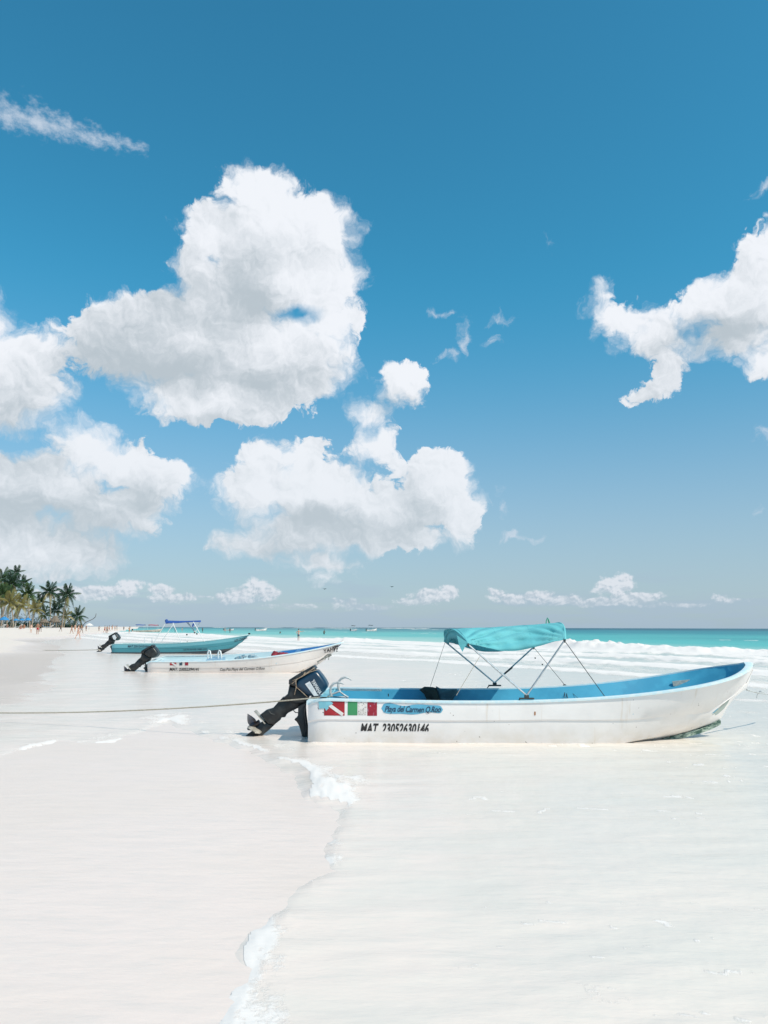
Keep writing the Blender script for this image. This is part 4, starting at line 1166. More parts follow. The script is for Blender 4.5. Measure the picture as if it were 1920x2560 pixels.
# YAHVE
yb_a = ground(392, 1683); yY = yb_a.y + 0.75
yx0 = at(386, 1650, yY).x; yx1 = at(861, 1606, yY).x; yL = yx1 - yx0
tip = at(861, 1606, yY).z; hs = at(420, 1651, yY - 0.8).z
yb = empty('panga_boat', (yx0, yY, 0))
tag(yb, 'white open boat without canopy, YAHVE lettered on its bow, behind the near motor', 'boat', 'open motor boats along the shore')
M_BOW_BLUE = None
t = NT('pale_then_blue_inside'); v = t.coord('Object'); q = t.sep(v)
t.set('Base Color', t.mix(t.ramp(q[0], yL * 0.64, yL * 0.67), (0.50, 0.64, 0.68), (0.035, 0.22, 0.56))); t.set('Roughness', 0.5)
bvy, shy, hfy = make_hull(yb, far_spec(yL, h0=hs, h1=tip - hs, ph=2.6, in_mat=t.mat, floor=0.34, rail_mat=pmat('pale_rail', (0.50, 0.66, 0.72), (0.60, 0.68, 0.70), 6, 0.45)))
yb.rotation_euler = (0.085, 0, 0)
def yl(px, py, off=-0.8): p = at(px, py, yY + off); return p.x - yx0, p.z
for (pa, pb, m_) in [((427, 1650.5), (443, 1659.5), M_RED), ((451, 1650.5), (458, 1659.5), pmat('dark_flag_blue', (0.012, 0.05, 0.08), (0.03, 0.07, 0.10), 9, 0.5)), ((465, 1650.5), (473, 1659.5), M_RED2)]:
    a, b_ = yl(*pa); c, d = yl(*pb); decal('painted_flag', rect_grid(a, c, d, b_, 4, 4), m_, yb, bvy, 0.006)
a, b_ = yl(427, 1650.5); c, d = yl(443, 1659.5)
decal('flag_stripe', band((a, b_), (c, d), 0.045, 6), M_LETTER_W, yb, bvy, 0.012)
def ytext(txt, p0, p1, h, mat, **k):
    a = yl(*p0); b_ = yl(*p1); sl = (b_[1] - a[1]) / (b_[0] - a[0])
    put_text('lettering', txt, lambda u, v: on_skin(bvy, a[0] + u, a[1] + v + sl * u, -1, 0.012, 0.5), b_[0] - a[0], h, mat, yb, **k)
ytext('MAT. 23052394141', (425, 1673.5), (499, 1673.5), 0.105, M_LETTER_K, shear=0.25, bold=0.02)
ytext('Cop.Pto.Playa del Carmen Q.Roo', (551, 1673.5), (662, 1671), 0.095, M_LETTER_K, shear=0.3, bold=0.012)
ytext('YAHVE', (807, 1633.5), (845, 1625.5), 0.145, M_LETTER_K, bold=0.02)
for px in (524, 550):
    p = [at(px + dx, py, yY - 0.1) - Vector((yx0, yY, 0)) for dx, py in ((-3, 1650), (-3, 1634), (0, 1626), (3, 1628), (5, 1640), (6, 1650))]
    MB().tube(p, 0.028, 8).build('seat_rail', M_RAIL2, yb)
MB().box(at(541, 1651, yY - 0.1) - Vector((yx0, yY, 0.0)), (0.5, 0.9, 0.14)).build('seat_box', pmat('blue_box', (0.22, 0.38, 0.50), (0.18, 0.33, 0.45), 5, 0.5), yb)
p = at(747, 1632, yY) - Vector((yx0, yY, 0)); MB().box(p, (0.14, 0.9, 0.16)).build('bow_box', M_BLUE_DEEP, yb)
mb = MB()
for (px, py, s_) in ((602, 1645, 0.10), (612, 1641, 0.08), (632, 1642, 0.12), (640, 1645, 0.09), (595, 1647, 0.08)):
    mb.ball(at(px, py, yY) - Vector((yx0, yY, 0)), (s_ * 1.4, s_, s_ * 0.7))
mb.build('deck_gear', pmat('deck_gear', (0.10, 0.22, 0.30), (0.35, 0.42, 0.45), 12, 0.6), yb)
# crumpled red cloth
rc = MB(); rq = random.Random(8)
c0, c1 = at(683, 1637, yY - 0.2), at(737, 1636, yY - 0.2)
n1, n2 = 22, 8; vs = []
for i in range(n1):
    u = i / (n1 - 1)
    for j in range(n2):
        w = j / (n2 - 1); hgt = 0.17 * (1 - u * 0.7) * math.sin(math.pi * min(1, u * 3 + 0.15)) ** 0.5 if u < 0.28 else 0.17 * (1 - u * 0.75)
        vs.append(c0.lerp(c1, u) + Vector((rq.uniform(-.02, .02), (w - 0.5) * 0.7, hgt * math.sin(math.pi * w) ** 0.6 + rq.uniform(-.03, .03) - 0.05)))
fs = [(i * n2 + j, (i + 1) * n2 + j, (i + 1) * n2 + j + 1, i * n2 + j + 1) for i in range(n1 - 1) for j in range(n2 - 1)]
o = mesh_obj('red_cloth', vs, fs, pmat('dark_red_cloth', (0.26, 0.02, 0.035), (0.15, 0.01, 0.02), 6, 0.8), None, 60)
so = o.modifiers.new('thickness', 'SOLIDIFY'); so.thickness = 0.02
tag(o, 'crumpled dark red cloth lying across the white boat lettered YAHVE', 'cloth')
# rope and fender bunch hanging from the bow
p_ = lambda px, py: at(px, py, yY - 0.45)
mb = MB().tube([p_(830, 1637), p_(822, 1641), p_(812, 1645), p_(802, 1651), p_(794, 1655)], [0.03, 0.035, 0.03, 0.02, 0.02], 7)
mb.tube([p_(829, 1636), p_(820, 1637), p_(812, 1642)], 0.02, 6).tube([p_(816, 1643), p_(813, 1651)], 0.012, 5).tube([p_(796, 1654), p_(797, 1660)], 0.02, 5).tube([p_(824, 1641), p_(822, 1650)], 0.012, 5)
tag(mb.build('rope_bunch', pmat('weathered_rope', (0.30, 0.31, 0.29), (0.12, 0.13, 0.12), 14, 0.9)), 'bunched weathered grey rope hanging below the letters YAHVE', 'rope')
# teal boat
tb_a = ground(300, 1636); tY = tb_a.y + 0.75
tx0 = at(291, 1612, tY).x; tx1 = at(626, 1588, tY).x; tL = tx1 - tx0
hs = at(330, 1611.5, tY - 0.8).z; tip = at(626, 1587, tY).z
tb = empty('panga_boat', (tx0, tY, 0))
tag(tb, 'teal open boat with a black bottom and a dark blue canopy, farthest of the three', 'boat', 'open motor boats along the shore')
t = NT('teal_two_tone'); v = t.coord('Object'); q = t.sep(v)
line = t.math('ADD', hs - 0.24, t.math('MULTIPLY', t.math('POWER', t.math('DIVIDE', q[0], tL), 2.6), tip - hs))
c = t.mix(t.ramp(q[2], t.math('SUBTRACT', line, 0.01), t.math('ADD', line, 0.01)), (0.028, 0.225, 0.285), (0.12, 0.38, 0.45))
c = t.mix(t.ramp(q[2], t.math('ADD', 0.07, t.math('MULTIPLY', t.math('POWER', t.math('DIVIDE', q[0], tL), 4.0), 0.42)), t.math('ADD', 0.09, t.math('MULTIPLY', t.math('POWER', t.math('DIVIDE', q[0], tL), 4.0), 0.42))), (0.010, 0.018, 0.035), c)
t.set('Base Color', t.mix(t.math('MULTIPLY', t.noise(v, 3, 5), 0.2), c, (0.2, 0.35, 0.4))); t.set('Roughness', 0.4)
bvt, sht, hft = make_hull(tb, far_spec(tL, h0=hs, h1=tip - hs, ph=3.0, hull_mat=t.mat, in_mat=M_TEAL_LIGHT, floor_mat=M_TEAL_LIGHT, rail_mat=pmat('pale_teal_rail', (0.50, 0.66, 0.66), (0.42, 0.60, 0.62), 6, 0.5), floor=0.3))
def tl_(px, py, off=-0.8): p = at(px, py, tY + off); return p.x - tx0, p.z
def ttext(txt, p0, p1, h, mat, **k):
    a = tl_(*p0); b_ = tl_(*p1); sl = (b_[1] - a[1]) / (b_[0] - a[0])
    put_text('lettering', txt, lambda u, v: on_skin(bvt, a[0] + u, a[1] + v + sl * u, -1, 0.015, 0.5), b_[0] - a[0], h, mat, tb, **k)
M_NAVYT = pmat('navy_lettering', (0.012, 0.03, 0.06), (0.02, 0.05, 0.08), 9, 0.5)
ttext('MAT.23012410184A', (321, 1620.3), (376, 1620.3), 0.13, M_NAVYT, bold=0.02)
ttext('COP. PTO. PLAYA DEL CARMEN Q.ROO', (459, 1627.8), (517, 1625.6), 0.085, M_NAVYT, bold=0.02)
ttext('LOS CHICHOS', (583, 1605.8), (617, 1598.5), 0.135, M_NAVYT, bold=0.02, shear=0.1)
MB().box((tL - 0.05, 0, tip + 0.05), (0.12, 0.10, 0.08)).build('bow_bitt', M_BLACK, tb)
# its canopy
M_BLUECAN = pmat('royal_blue_cloth', (0.020, 0.085, 0.33), (0.015, 0.06, 0.26), 5, 0.8)
def tp(px, py, off): return at(px, py, tY + off) - Vector((tx0, tY, 0))
roof = []
for i in range(15):
    u = i / 14
    for j in range(9):
        w = j / 8; px = lerp(415, 503, u); top = lerp(1552.5, 1552, u) + 1.2 * math.sin(math.pi * u)
        edge_ = lerp(1559.5, 1555.5, u ** 0.6) + 2.0 * math.sin(math.pi * u * 2) * 0.4
        k = abs(2 * w - 1) ** 2.4
        p = tp(px, lerp(top, edge_, k), lerp(-0.75, 0.75, w)); roof.append(p)
fs = [(i * 9 + j, (i + 1) * 9 + j, (i + 1) * 9 + j + 1, i * 9 + j + 1) for i in range(14) for j in range(8)]
o = mesh_obj('canopy_cloth', roof, fs, M_BLUECAN, tb, 180); so = o.modifiers.new('thickness', 'SOLIDIFY'); so.thickness = 0.03
MB().tube([tp(418, 1557, -0.75), tp(417, 1553.5, -0.3), tp(417, 1553.5, 0.3), tp(418, 1557, 0.75)], 0.10, 8).build('canopy_roll', M_BLUECAN, tb)
for (a, b_, off, m_) in [((417, 1559), (452, 1608), 0, None), ((433, 1557), (453, 1608), 0, None)]: pass
for (pa, pb, off) in [((433, 1559), (454, 1608), -0.75), ((470, 1556), (488, 1583), 0.75), ((436, 1559), (403, 1608), -0.75), ((466, 1556), (492, 1583), 0.75), ((413, 1562), (385, 1609), -0.75), ((484, 1556), (512, 1605), -0.75), ((500, 1556), (490, 1582), 0.75)]:
    MB().tube([tp(*pa, off), tp(*pb, off)], 0.022, 6).build('canopy_pole', M_RAIL2, tb)
MB().tube([tp(485, 1560, -0.75), tp(482, 1568, -0.75)], 0.05, 6).build('canopy_strap', M_BLUECAN, tb)
for px, py in ((468, 1588), (469, 1607), (454, 1609), (384, 1611), (487, 1583), (493, 1586)): MB().ball(tp(px, py, -0.7 if py > 1600 else 0.7), 0.05).build('canopy_hinge', M_ROPE_DK, tb)
MB().tube([tp(362, 1610, -0.4), tp(362, 1594, -0.4)], 0.02, 6).build('rod_holder', M_RAIL2, tb)
MB().tube([tp(381, 1610, 0.4), tp(381, 1596, 0.4)], 0.02, 6).build('rod_holder', M_RAIL2, tb)

# motors on both
m2 = make_motor('outboard_motor', M_BLACK, False, False)
m2.scale = (1.06, 1.06, 1.06); m2.location = (yx0 + 0.02, yY, at(386, 1650, yY).z + 0.02)
tag(m2, 'black outboard motor tilted up on the stern of the white YAHVE boat', 'outboard motor', 'tilted outboard motors')
m3 = make_motor('outboard_motor', M_GREY_ENG, True, False)
m3.scale = (1.12, 1.12, 1.12); m3.location = (tx0 + 0.05, tY, at(291, 1609, tY).z + 0.10)
tag(m3, 'black outboard motor with a white panel, tilted up on the teal boat', 'outboard motor', 'tilted outboard motors')
a = at(262, 1626, tY); o = MB().tube(sagline(a, at(-60, 1622, tY + 6), 0.1, 8), 0.02, 5).build('mooring_rope', M_ROPE)
tag(o, 'thin mooring rope from the teal boat motor to the left edge', 'rope')
# ---------------------------------------------------------------- people
SKIN = [pmat('skin_tan', (0.36, 0.19, 0.12), (0.32, 0.16, 0.10), 9, 0.55), pmat('skin_fair', (0.55, 0.34, 0.26), (0.50, 0.30, 0.22), 9, 0.55), pmat('skin_dark', (0.16, 0.08, 0.05), (0.13, 0.065, 0.04), 9, 0.5)]
HAIR = pmat('dark_hair', (0.02, 0.014, 0.01), (0.03, 0.02, 0.012), 30, 0.6)


def skin_mesh(verts, edges, radii, name, sub=1):
    me = bpy.data.meshes.new(name); me.from_pydata(verts, edges, []); o = link(bpy.data.objects.new(name, me))
    m = o.modifiers.new('s', 'SKIN'); m.use_smooth_shade = True
    for i, r in enumerate(radii):
        sv = me.skin_vertices[0].data[i]; sv.radius = r if isinstance(r, tuple) else (r, r)
        sv.use_root = (i == 0)
    m2 = o.modifiers.new('ss', 'SUBSURF'); m2.levels = sub; m2.render_levels = sub
    dg = bpy.context.evaluated_depsgraph_get(); dg.update()
    out = bpy.data.meshes.new_from_object(o.evaluated_get(dg)); bpy.data.objects.remove(o); bpy.data.meshes.remove(me)
    out.name = name
    return out


def figure(pose):
    """body mesh (1.72 m standing), plus shorts, top and hair meshes"""
    st, arm_l, arm_r, lean, sit = pose
    if sit:
        hip = 0.30; kn = [(0.10, -0.42, 0.42), (-0.10, -0.40, 0.40)]; an = [(0.12, -0.60, 0.06), (-0.12, -0.66, 0.06)]
    else:
        hip = 0.93; kn = [(0.10, -0.02 - st * 0.18, 0.49), (-0.10, -0.02 + st * 0.10, 0.50)]; an = [(0.11, 0.02 - st * 0.26, 0.07), (-0.11, 0.02 + st * 0.30, 0.09)]
    L = lean
    V = [(0, 0, hip), (0, -L * 0.12, hip + 0.22), (0, -L * 0.28, hip + 0.46), (0, -L * 0.34, hip + 0.57), (0, -L * 0.38 - 0.01, hip + 0.66), (0, -L * 0.42 - 0.015, hip + 0.78)]
    R = [(0.145, 0.105), (0.125, 0.09), (0.165, 0.10), 0.055, (0.075, 0.085), 0.06]
    E = [(0, 1), (1, 2), (2, 3), (3, 4), (4, 5)]
    for k, sg in ((0, 1), (1, -1)):
        b = len(V)
        V += [(sg * 0.09, 0, hip - 0.06), kn[k], (an[k][0], an[k][1], an[k][2]), (an[k][0], an[k][1] - 0.17, max(0.03, an[k][2] - 0.045))]
        R += [0.09, 0.058, 0.040, 0.032]; E += [(0, b), (b, b + 1), (b + 1, b + 2), (b + 2, b + 3)]
        b = len(V); sh = (sg * 0.19, -L * 0.28, hip + 0.48)
        el, wr = (arm_l if sg > 0 else arm_r)
        V += [sh, tuple(sh[i] + el[i] * (sg if i == 0 else 1) for i in range(3)), tuple(sh[i] + wr[i] * (sg if i == 0 else 1) for i in range(3))]
        d = [(wr[i] - el[i]) * (sg if i == 0 else 1) for i in range(3)]; n = math.sqrt(sum(x * x for x in d))
        V += [tuple(V[-1][i] + d[i] / n * 0.16 for i in range(3))]
        R += [0.058, 0.042, 0.030, (0.032, 0.018)]; E += [(2, b), (b, b + 1), (b + 1, b + 2), (b + 2, b + 3)]
    body = skin_mesh(V, E, R, 'body', 1)
    sv = [(0, 0, hip + 0.10), (0, 0, hip - 0.02)]; se = [(0, 1)]; srad = [(0.145, 0.11), (0.16, 0.12)]
    for k, sg in ((0, 1), (1, -1)):
        kk = kn[k]; b = len(sv)
        sv += [(sg * 0.095, 0, hip - 0.10), (lerp(sg * 0.095, kk[0], 0.62), lerp(0, kk[1], 0.62), lerp(hip - 0.06, kk[2], 0.62))]; srad += [0.105, 0.09]; se += [(1, b), (b, b + 1)]
    shorts = skin_mesh(sv, se, srad, 'shorts', 1)
    brief = skin_mesh([(0, 0, hip + 0.05), (0, 0, hip - 0.06)], [(0, 1)], [(0.155, 0.118), (0.15, 0.115)], 'swimsuit', 1)
    top = skin_mesh([V[1], V[2], (0, V[2][1], V[2][2] + 0.07)], [(0, 1), (1, 2)], [(0.14, 0.105), (0.18, 0.115), (0.10, 0.08)], 'top', 1)
    hm = MB().ball((V[5][0], V[5][1] + 0.018, V[5][2] + 0.005), (0.088, 0.10, 0.095), 10)
    hair = bpy.data.meshes.new('hair'); hair.from_pydata(hm.v, [], hm.f)
    lm = MB().ball((V[5][0], V[5][1] + 0.018, V[5][2] + 0.005), (0.09, 0.10, 0.095), 10).tube([(0, V[5][1] + 0.07, V[5][2]), (0, V[5][1] + 0.10, V[5][2] - 0.16), (0, V[2][1] + 0.12, V[2][2] - 0.06)], [0.07, 0.08, 0.04], 8)
    lhair = bpy.data.meshes.new('long_hair'); lhair.from_pydata(lm.v, [], lm.f)
    # the nose
    fm = MB().ball((0, V[5][1] - 0.088, V[5][2] - 0.035), (0.014, 0.02, 0.02), 6)
    face = bpy.data.meshes.new('nose'); face.from_pydata(fm.v, [], fm.f)
    for m in (hair, lhair, face): m.polygons.foreach_set('use_smooth', [True] * len(m.polygons))
    return dict(body=body, shorts=shorts, swimsuit=brief, top=top, hair=hair, long_hair=lhair, nose=face)


DOWN = ((0.06, 0.02, -0.28), (0.07, -0.08, -0.52))
OUT = ((0.24, -0.05, -0.10), (0.48, -0.10, 0.02))
BENT = ((0.10, 0.04, -0.27), (0.02, -0.20, -0.20))
HIPH = ((0.20, 0.08, -0.20), (0.02, 0.0, -0.40))
UP = ((0.16, -0.10, 0.10), (0.06, -0.12, 0.32))
FIG = dict(stand=figure((0.15, DOWN, DOWN, 0.05, 0)), walk=figure((1.0, DOWN, BENT, 0.12, 0)), point=figure((0.25, HIPH, OUT, 0.1, 0)),
    bent=figure((0.5, BENT, BENT, 0.25, 0)), arms=figure((0.3, UP, BENT, 0.0, 0)), sit=figure((0, BENT, DOWN, 0.15, 1)))
_mats = {}
def cmat(c):
    if c not in _mats: _mats[c] = pmat('cloth_%d' % len(_mats), c, tuple(x * 0.75 for x in c), 8, 0.8)
    return _mats[c]


def person(px, feet, head, pose, skin, lower, upper, label, hair='hair', rz=0.0, style='shorts', cap=None, pos=None, group='people along the waterline'):
    g = ground(px, feet) if pos is None else pos
    h = (feet - head) * g.y / FPX if pos is None else 1.7
    full = 1.0 if pose == 'sit' else 1.74
    s = min(1.18, max(0.78, h / full))
    F = FIG[pose]; r = empty('person', (g.x, g.y, g.z), rz); r.scale = (s, s, s)
    def part(key, mat, name=None):
        key_me = F[key].copy(); key_me.materials.clear(); key_me.materials.append(mat)
        return link(bpy.data.objects.new(name or key, key_me), r)
    part('body', SKIN[skin]); part('nose', SKIN[skin]); part(hair, cap or HAIR, 'hair')
    part(style, cmat(lower), 'shorts' if style == 'shorts' else 'swimsuit')
    if upper: part('top', cmat(upper), 'shirt')
    return tag(r, label, 'person', group)


RED, BLK, WHT, NVY, PNK, ORG, GRY, CYN = (0.40, 0.02, 0.03), (0.012, 0.012, 0.015), (0.70, 0.68, 0.66), (0.02, 0.05, 0.12), (0.60, 0.22, 0.22), (0.55, 0.20, 0.06), (0.25, 0.27, 0.29), (0.10, 0.35, 0.42)
person(747, 1602.5, 1575, 'point', 1, (0.09, 0.15, 0.20), None, 'man in blue grey shorts wading in the surf with one arm stretched out', rz=2.9)
person(94, 1588.5, 1559.5, 'stand', 0, RED, None, 'bare chested man in long red shorts on the sand, nearest the palms', rz=0.2)
person(101, 1582, 1559, 'bent', 2, BLK, GRY, 'person in dark clothes just behind the man in red shorts', rz=1.2)
person(78, 1585, 1564, 'stand', 1, WHT, WHT, 'pale person dressed in white left of the man in red shorts', rz=0.5)
person(152, 1581, 1567, 'walk', 2, BLK, BLK, 'person in black walking on the sand below the thatched roof', rz=1.6)
person(180, 1587, 1564.5, 'walk', 0, PNK, None, 'tanned walker in pink swimwear, left of the one in red', rz=-1.4, style='swimsuit', hair='long_hair')
person(188, 1582, 1563.5, 'bent', 1, ORG, WHT, 'person in orange shorts and white top behind the two walkers', rz=0.4)
person(195, 1600, 1565, 'walk', 1, RED, RED, 'walker in red swimwear at the edge of the wash, nearest on the left', rz=1.7, style='swimsuit', hair='long_hair')
person(204, 1585.5, 1564, 'walk', 0, GRY, BLK, 'person in a black top and grey shorts right of the walker in red', rz=1.4)
person(216, 1580, 1565, 'stand', 0, NVY, PNK, 'person in a pink top and navy shorts left of the white parasol', rz=-0.5)
person(248, 1580, 1567.5, 'point', 0, BLK, NVY, 'person in navy with an arm out, right of the leaning pole', rz=3.0)
person(262, 1584, 1567, 'walk', 0, RED, PNK, 'person in a pink top and red shorts left of the one in white', rz=1.5)
person(268, 1585.5, 1567.5, 'bent', 0, BLK, WHT, 'person in a white shirt and black shorts among the distant strollers', rz=0.4)
person(274, 1580, 1566, 'walk', 0, RED, RED, 'small person in red right behind the one in a white shirt', rz=-1.2)
person(281, 1578, 1565, 'arms', 0, ORG, None, 'distant bare chested person in orange shorts with one arm raised', rz=0.5)
person(288, 1578.5, 1566, 'stand', 1, GRY, GRY, 'distant person all in grey, left of a pair of bathers', rz=0.5)
person(293, 1578, 1565.5, 'walk', 0, CYN, None, 'distant bather in turquoise shorts beside one in navy', rz=-1.0)
person(310, 1578, 1568, 'stand', 2, NVY, NVY, 'lone dark figure left of the beached boat with two canopies', rz=0.5)
person(324, 1585, 1568.5, 'arms', 0, ORG, (0.45, 0.40, 0.12), 'person in a yellow top and orange shorts left of the distant beached boat', rz=0.5)
person(438.5, 1582, 1571, 'bent', 2, NVY, BLK, 'dark dressed bather in the wash under the blue canopy', rz=0.6)
person(456, 1580, 1571, 'stand', 1, PNK, RED, 'bather in pink and red under the blue canopy of the teal boat', rz=0.3)
person(507, 1582.5, 1572, 'bent', 2, BLK, NVY, 'dark figure in the foam right of the blue canopy', rz=0.3)
person(563, 1582, 1572, 'walk', 1, PNK, PNK, 'pale bather in pink beside a dark one, above the teal bow', rz=1.3, hair='long_hair')
person(575.5, 1583.5, 1573, 'stand', 2, NVY, BLK, 'dark bather beside the one in pink, above the teal bow', rz=0.3)
for px, y, lab in ((811, 1586, 'dark swimmer half hidden in the surf right of the wading man'), (701, 1584, 'tiny head of a swimmer in the surf left of the wading man')):
    g = ground(px, y); g.z = -0.75 if px == 811 else -1.2
    person(px, 0, 0, 'bent', 2, BLK, BLK if px == 811 else None, lab, pos=g, rz=0.5)
# sitters by the sunbeds
for px, y, c, lab in ((53, 1576, PNK, 'person sitting on the sand in pink, left of the man in red shorts'), (61, 1574.5, ORG, 'person in orange sitting on the sand below the blue parasols'),
                      (19, 1572.5, RED, 'person in red sitting by the leftmost blue parasol')):
    person(px, y, y - 7.5, 'sit', 0, c, c, lab, rz=random.uniform(-1, 1), group='people sitting on the sand')

# ---------------------------------------------------------------- palms
def frond_mesh(name, L, droop, seed, nl=20, wide=0.11):
    rg = random.Random(seed); mb = MB(); pts = []
    for i in range(11):
        u = i / 10; pts.append(Vector((L * (u - 0.22 * droop * u * u), 0, L * (0.34 * u * (1 - 0.3 * droop) - droop * 0.80 * u * u))))
    mb.tube(pts, [0.035 * (1 - i / 11) + 0.008 for i in range(11)], 4)
    for i in range(nl):
        u = 0.14 + 0.86 * i / nl; k = u * 10; a = min(int(k), 9); p = pts[a].lerp(pts[a + 1], k - a); tg = (pts[a + 1] - pts[a]).normalized()
        for sg in (-1, 1):
            ll = L * 0.27 * math.sin(math.pi * min(1, (u * 0.86 + 0.14))) ** 0.6 * rg.uniform(0.85, 1.1)
            d = (tg * 0.62 + Vector((0, sg * 0.95, 0)) + Vector((0, 0, -0.40 - 0.45 * droop))).normalized()
            e = p + d * ll + Vector((0, 0, -0.22 * ll)); m = p + d * ll * 0.55
            w = Vector((tg.x, 0, tg.z)) * wide * 0.5
            n = len(mb.v); mb.v += [tuple(p - w), tuple(p + w), tuple(m + w * 1.0), tuple(m - w), tuple(e)]
            mb.f += [(n, n + 1, n + 2, n + 3), (n + 3, n + 2, n + 4)]; mb.m += [0, 0]
    me = bpy.data.meshes.new(name); me.from_pydata(mb.v, [], mb.f)
    return me


def leaf_mat(name, a, b):
    t = NT(name); v = t.coord('Object'); oi = t.n.new('ShaderNodeObjectInfo')
    c = t.mix(oi.outputs['Random'], a, b); c = t.mix(t.ramp(t.noise(v, 1.5, 3), 0.4, 0.6), c, tuple(x * 0.7 for x in a))
    t.set('Base Color', c); t.set('Roughness', 0.42); t.set('Specular IOR Level', 0.55)
    tr = t.n.new('ShaderNodeBsdfTranslucent'); t.l.new(c, tr.inputs[0]); mx = t.n.new('ShaderNodeMixShader'); mx.inputs[0].default_value = 0.25
    t.l.new(t.b.outputs[0], mx.inputs[1]); t.l.new(tr.outputs[0], mx.inputs[2]); t.l.new(mx.outputs[0], t.n['Material Output'].inputs[0])
    return t.mat


LG = leaf_mat('palm_green', (0.040, 0.085, 0.022), (0.070, 0.120, 0.032)); LY = leaf_mat('palm_yellow', (0.26, 0.22, 0.07), (0.17, 0.18, 0.05)); LD = leaf_mat('palm_deep_green', (0.022, 0.062, 0.026), (0.035, 0.078, 0.034))
BARK = pmat('palm_bark', (0.33, 0.28, 0.22), (0.22, 0.18, 0.14), 5, 0.9, bump=0.4)
FR = {}
for nm, m_ in (('g', LG), ('y', LY), ('d', LD)):
    FR[nm] = []
    for k, dr in enumerate((0.25, 0.55, 0.85, 1.15)):
        me = frond_mesh('frond', 3.4, dr, k + 3); me.materials.append(m_); FR[nm].append(me)


def palm(px, crown_y, d, size, lean, kind, label, n=17, yellow=0.15, base=None):
    c = at(px, crown_y, d); gx = c.x - lean; gy = d + random.uniform(-1, 1)
    gz = float(sand_z(np.array([gx]), np.array([gy]))[0]) - 0.1
    r = empty('palm_tree', (gx, gy, gz))
    top = Vector((c.x - gx, c.y - gy, c.z - gz))
    if top.z > 1.2:
        pts = [Vector((top.x * (u ** 1.7), top.y * u, top.z * u)) for u in [i / 9 for i in range(10)]]
        MB().tube(pts, [0.23] + [0.165 - 0.05 * i / 9 for i in range(1, 10)], 8).build('trunk', BARK, r)
        MB().ball(top + Vector((0, 0, -0.2)), (0.3, 0.3, 0.4)).build('crown_heart', LY, r)
    for k in range(n):
        u = (k + 0.5) / n; a = k * 2.39996 + random.uniform(-0.2, 0.2)
        dry = u > 1 - yellow
        lev = 0 if u < 0.22 else 1 if u < 0.5 else 2 if u < 0.8 else 3
        o = link(bpy.data.objects.new('frond', FR['y' if dry else kind][lev]), r)
        o.location = top + Vector((0, 0, 0.05)); el = 1.25 - 1.75 * u + random.uniform(-0.12, 0.12)
        o.rotation_euler = (random.uniform(-0.25, 0.25), -el, a); s = size * 0.93 * random.uniform(0.88, 1.1); o.scale = (s, s, s)
    return tag(r, label, 'palm tree', 'palm trees behind the beach')


palm(41, 1436, 205, 0.82, 1.5, 'd', 'tallest palm tree, its dark crown rising above all the others', 18, 0.05)
palm(5, 1452, 200, 1.1, -1, 'g', 'tall palm at the left edge beside the tallest one', 18, 0.2)
palm(30, 1466, 195, 1.25, 2, 'd', 'full dark green palm directly below the tallest crown', 22, 0.15)
palm(60, 1462, 205, 0.85, -2.5, 'd', 'small crowned palm just right of the tallest one', 15, 0.05)
palm(71, 1492, 198, 1.15, 3.0, 'g', 'medium palm with arching fronds left of the gap in the row', 19, 0.2)
palm(8, 1492, 190, 1.2, 2, 'g', 'mid height yellowish palm low at the left edge', 18, 0.35)
palm(26, 1512, 185, 1.15, -1.5, 'y', 'straw coloured palm with hanging dry fronds at the far left', 16, 0.6)
palm(50, 1518, 188, 1.1, 2.0, 'y', 'yellowed palm with drooping fronds right of the straw coloured one', 16, 0.6)
palm(88, 1527, 215, 1.1, 0.5, 'y', 'short yellow green palm between the two groups', 15, 0.3)
palm(100, 1510, 225, 1.1, -1.0, 'g', 'medium palm with a light trunk left of the twin palms', 16, 0.25)
palm(124, 1485, 225, 1.25, -1.2, 'd', 'left one of the twin palms standing clear against the sky', 19, 0.2)
palm(168, 1492, 230, 1.35, 1.2, 'd', 'right one of the twin palms, farthest right of the tall ones', 20, 0.12)
palm(150, 1513, 240, 1.1, 0.6, 'd', 'dark palm low between and behind the twin palms', 15, 0.1)
palm(138, 1530, 232, 1.1, 0.5, 'd', 'short dark palm behind the thatched roof', 14, 0.1)
palm(165, 1543, 236, 1.0, 0.3, 'y', 'short yellow green palm right of the thatched roof', 13, 0.35)
palm(194, 1545, 245, 1.25, 0.2, 'd', 'low bushy palm ending the row of trees on the right', 17, 0.05)
palm(112, 1541, 222, 1.0, 0.3, 'd', 'short dark palm left of the thatched roof', 13, 0.1)


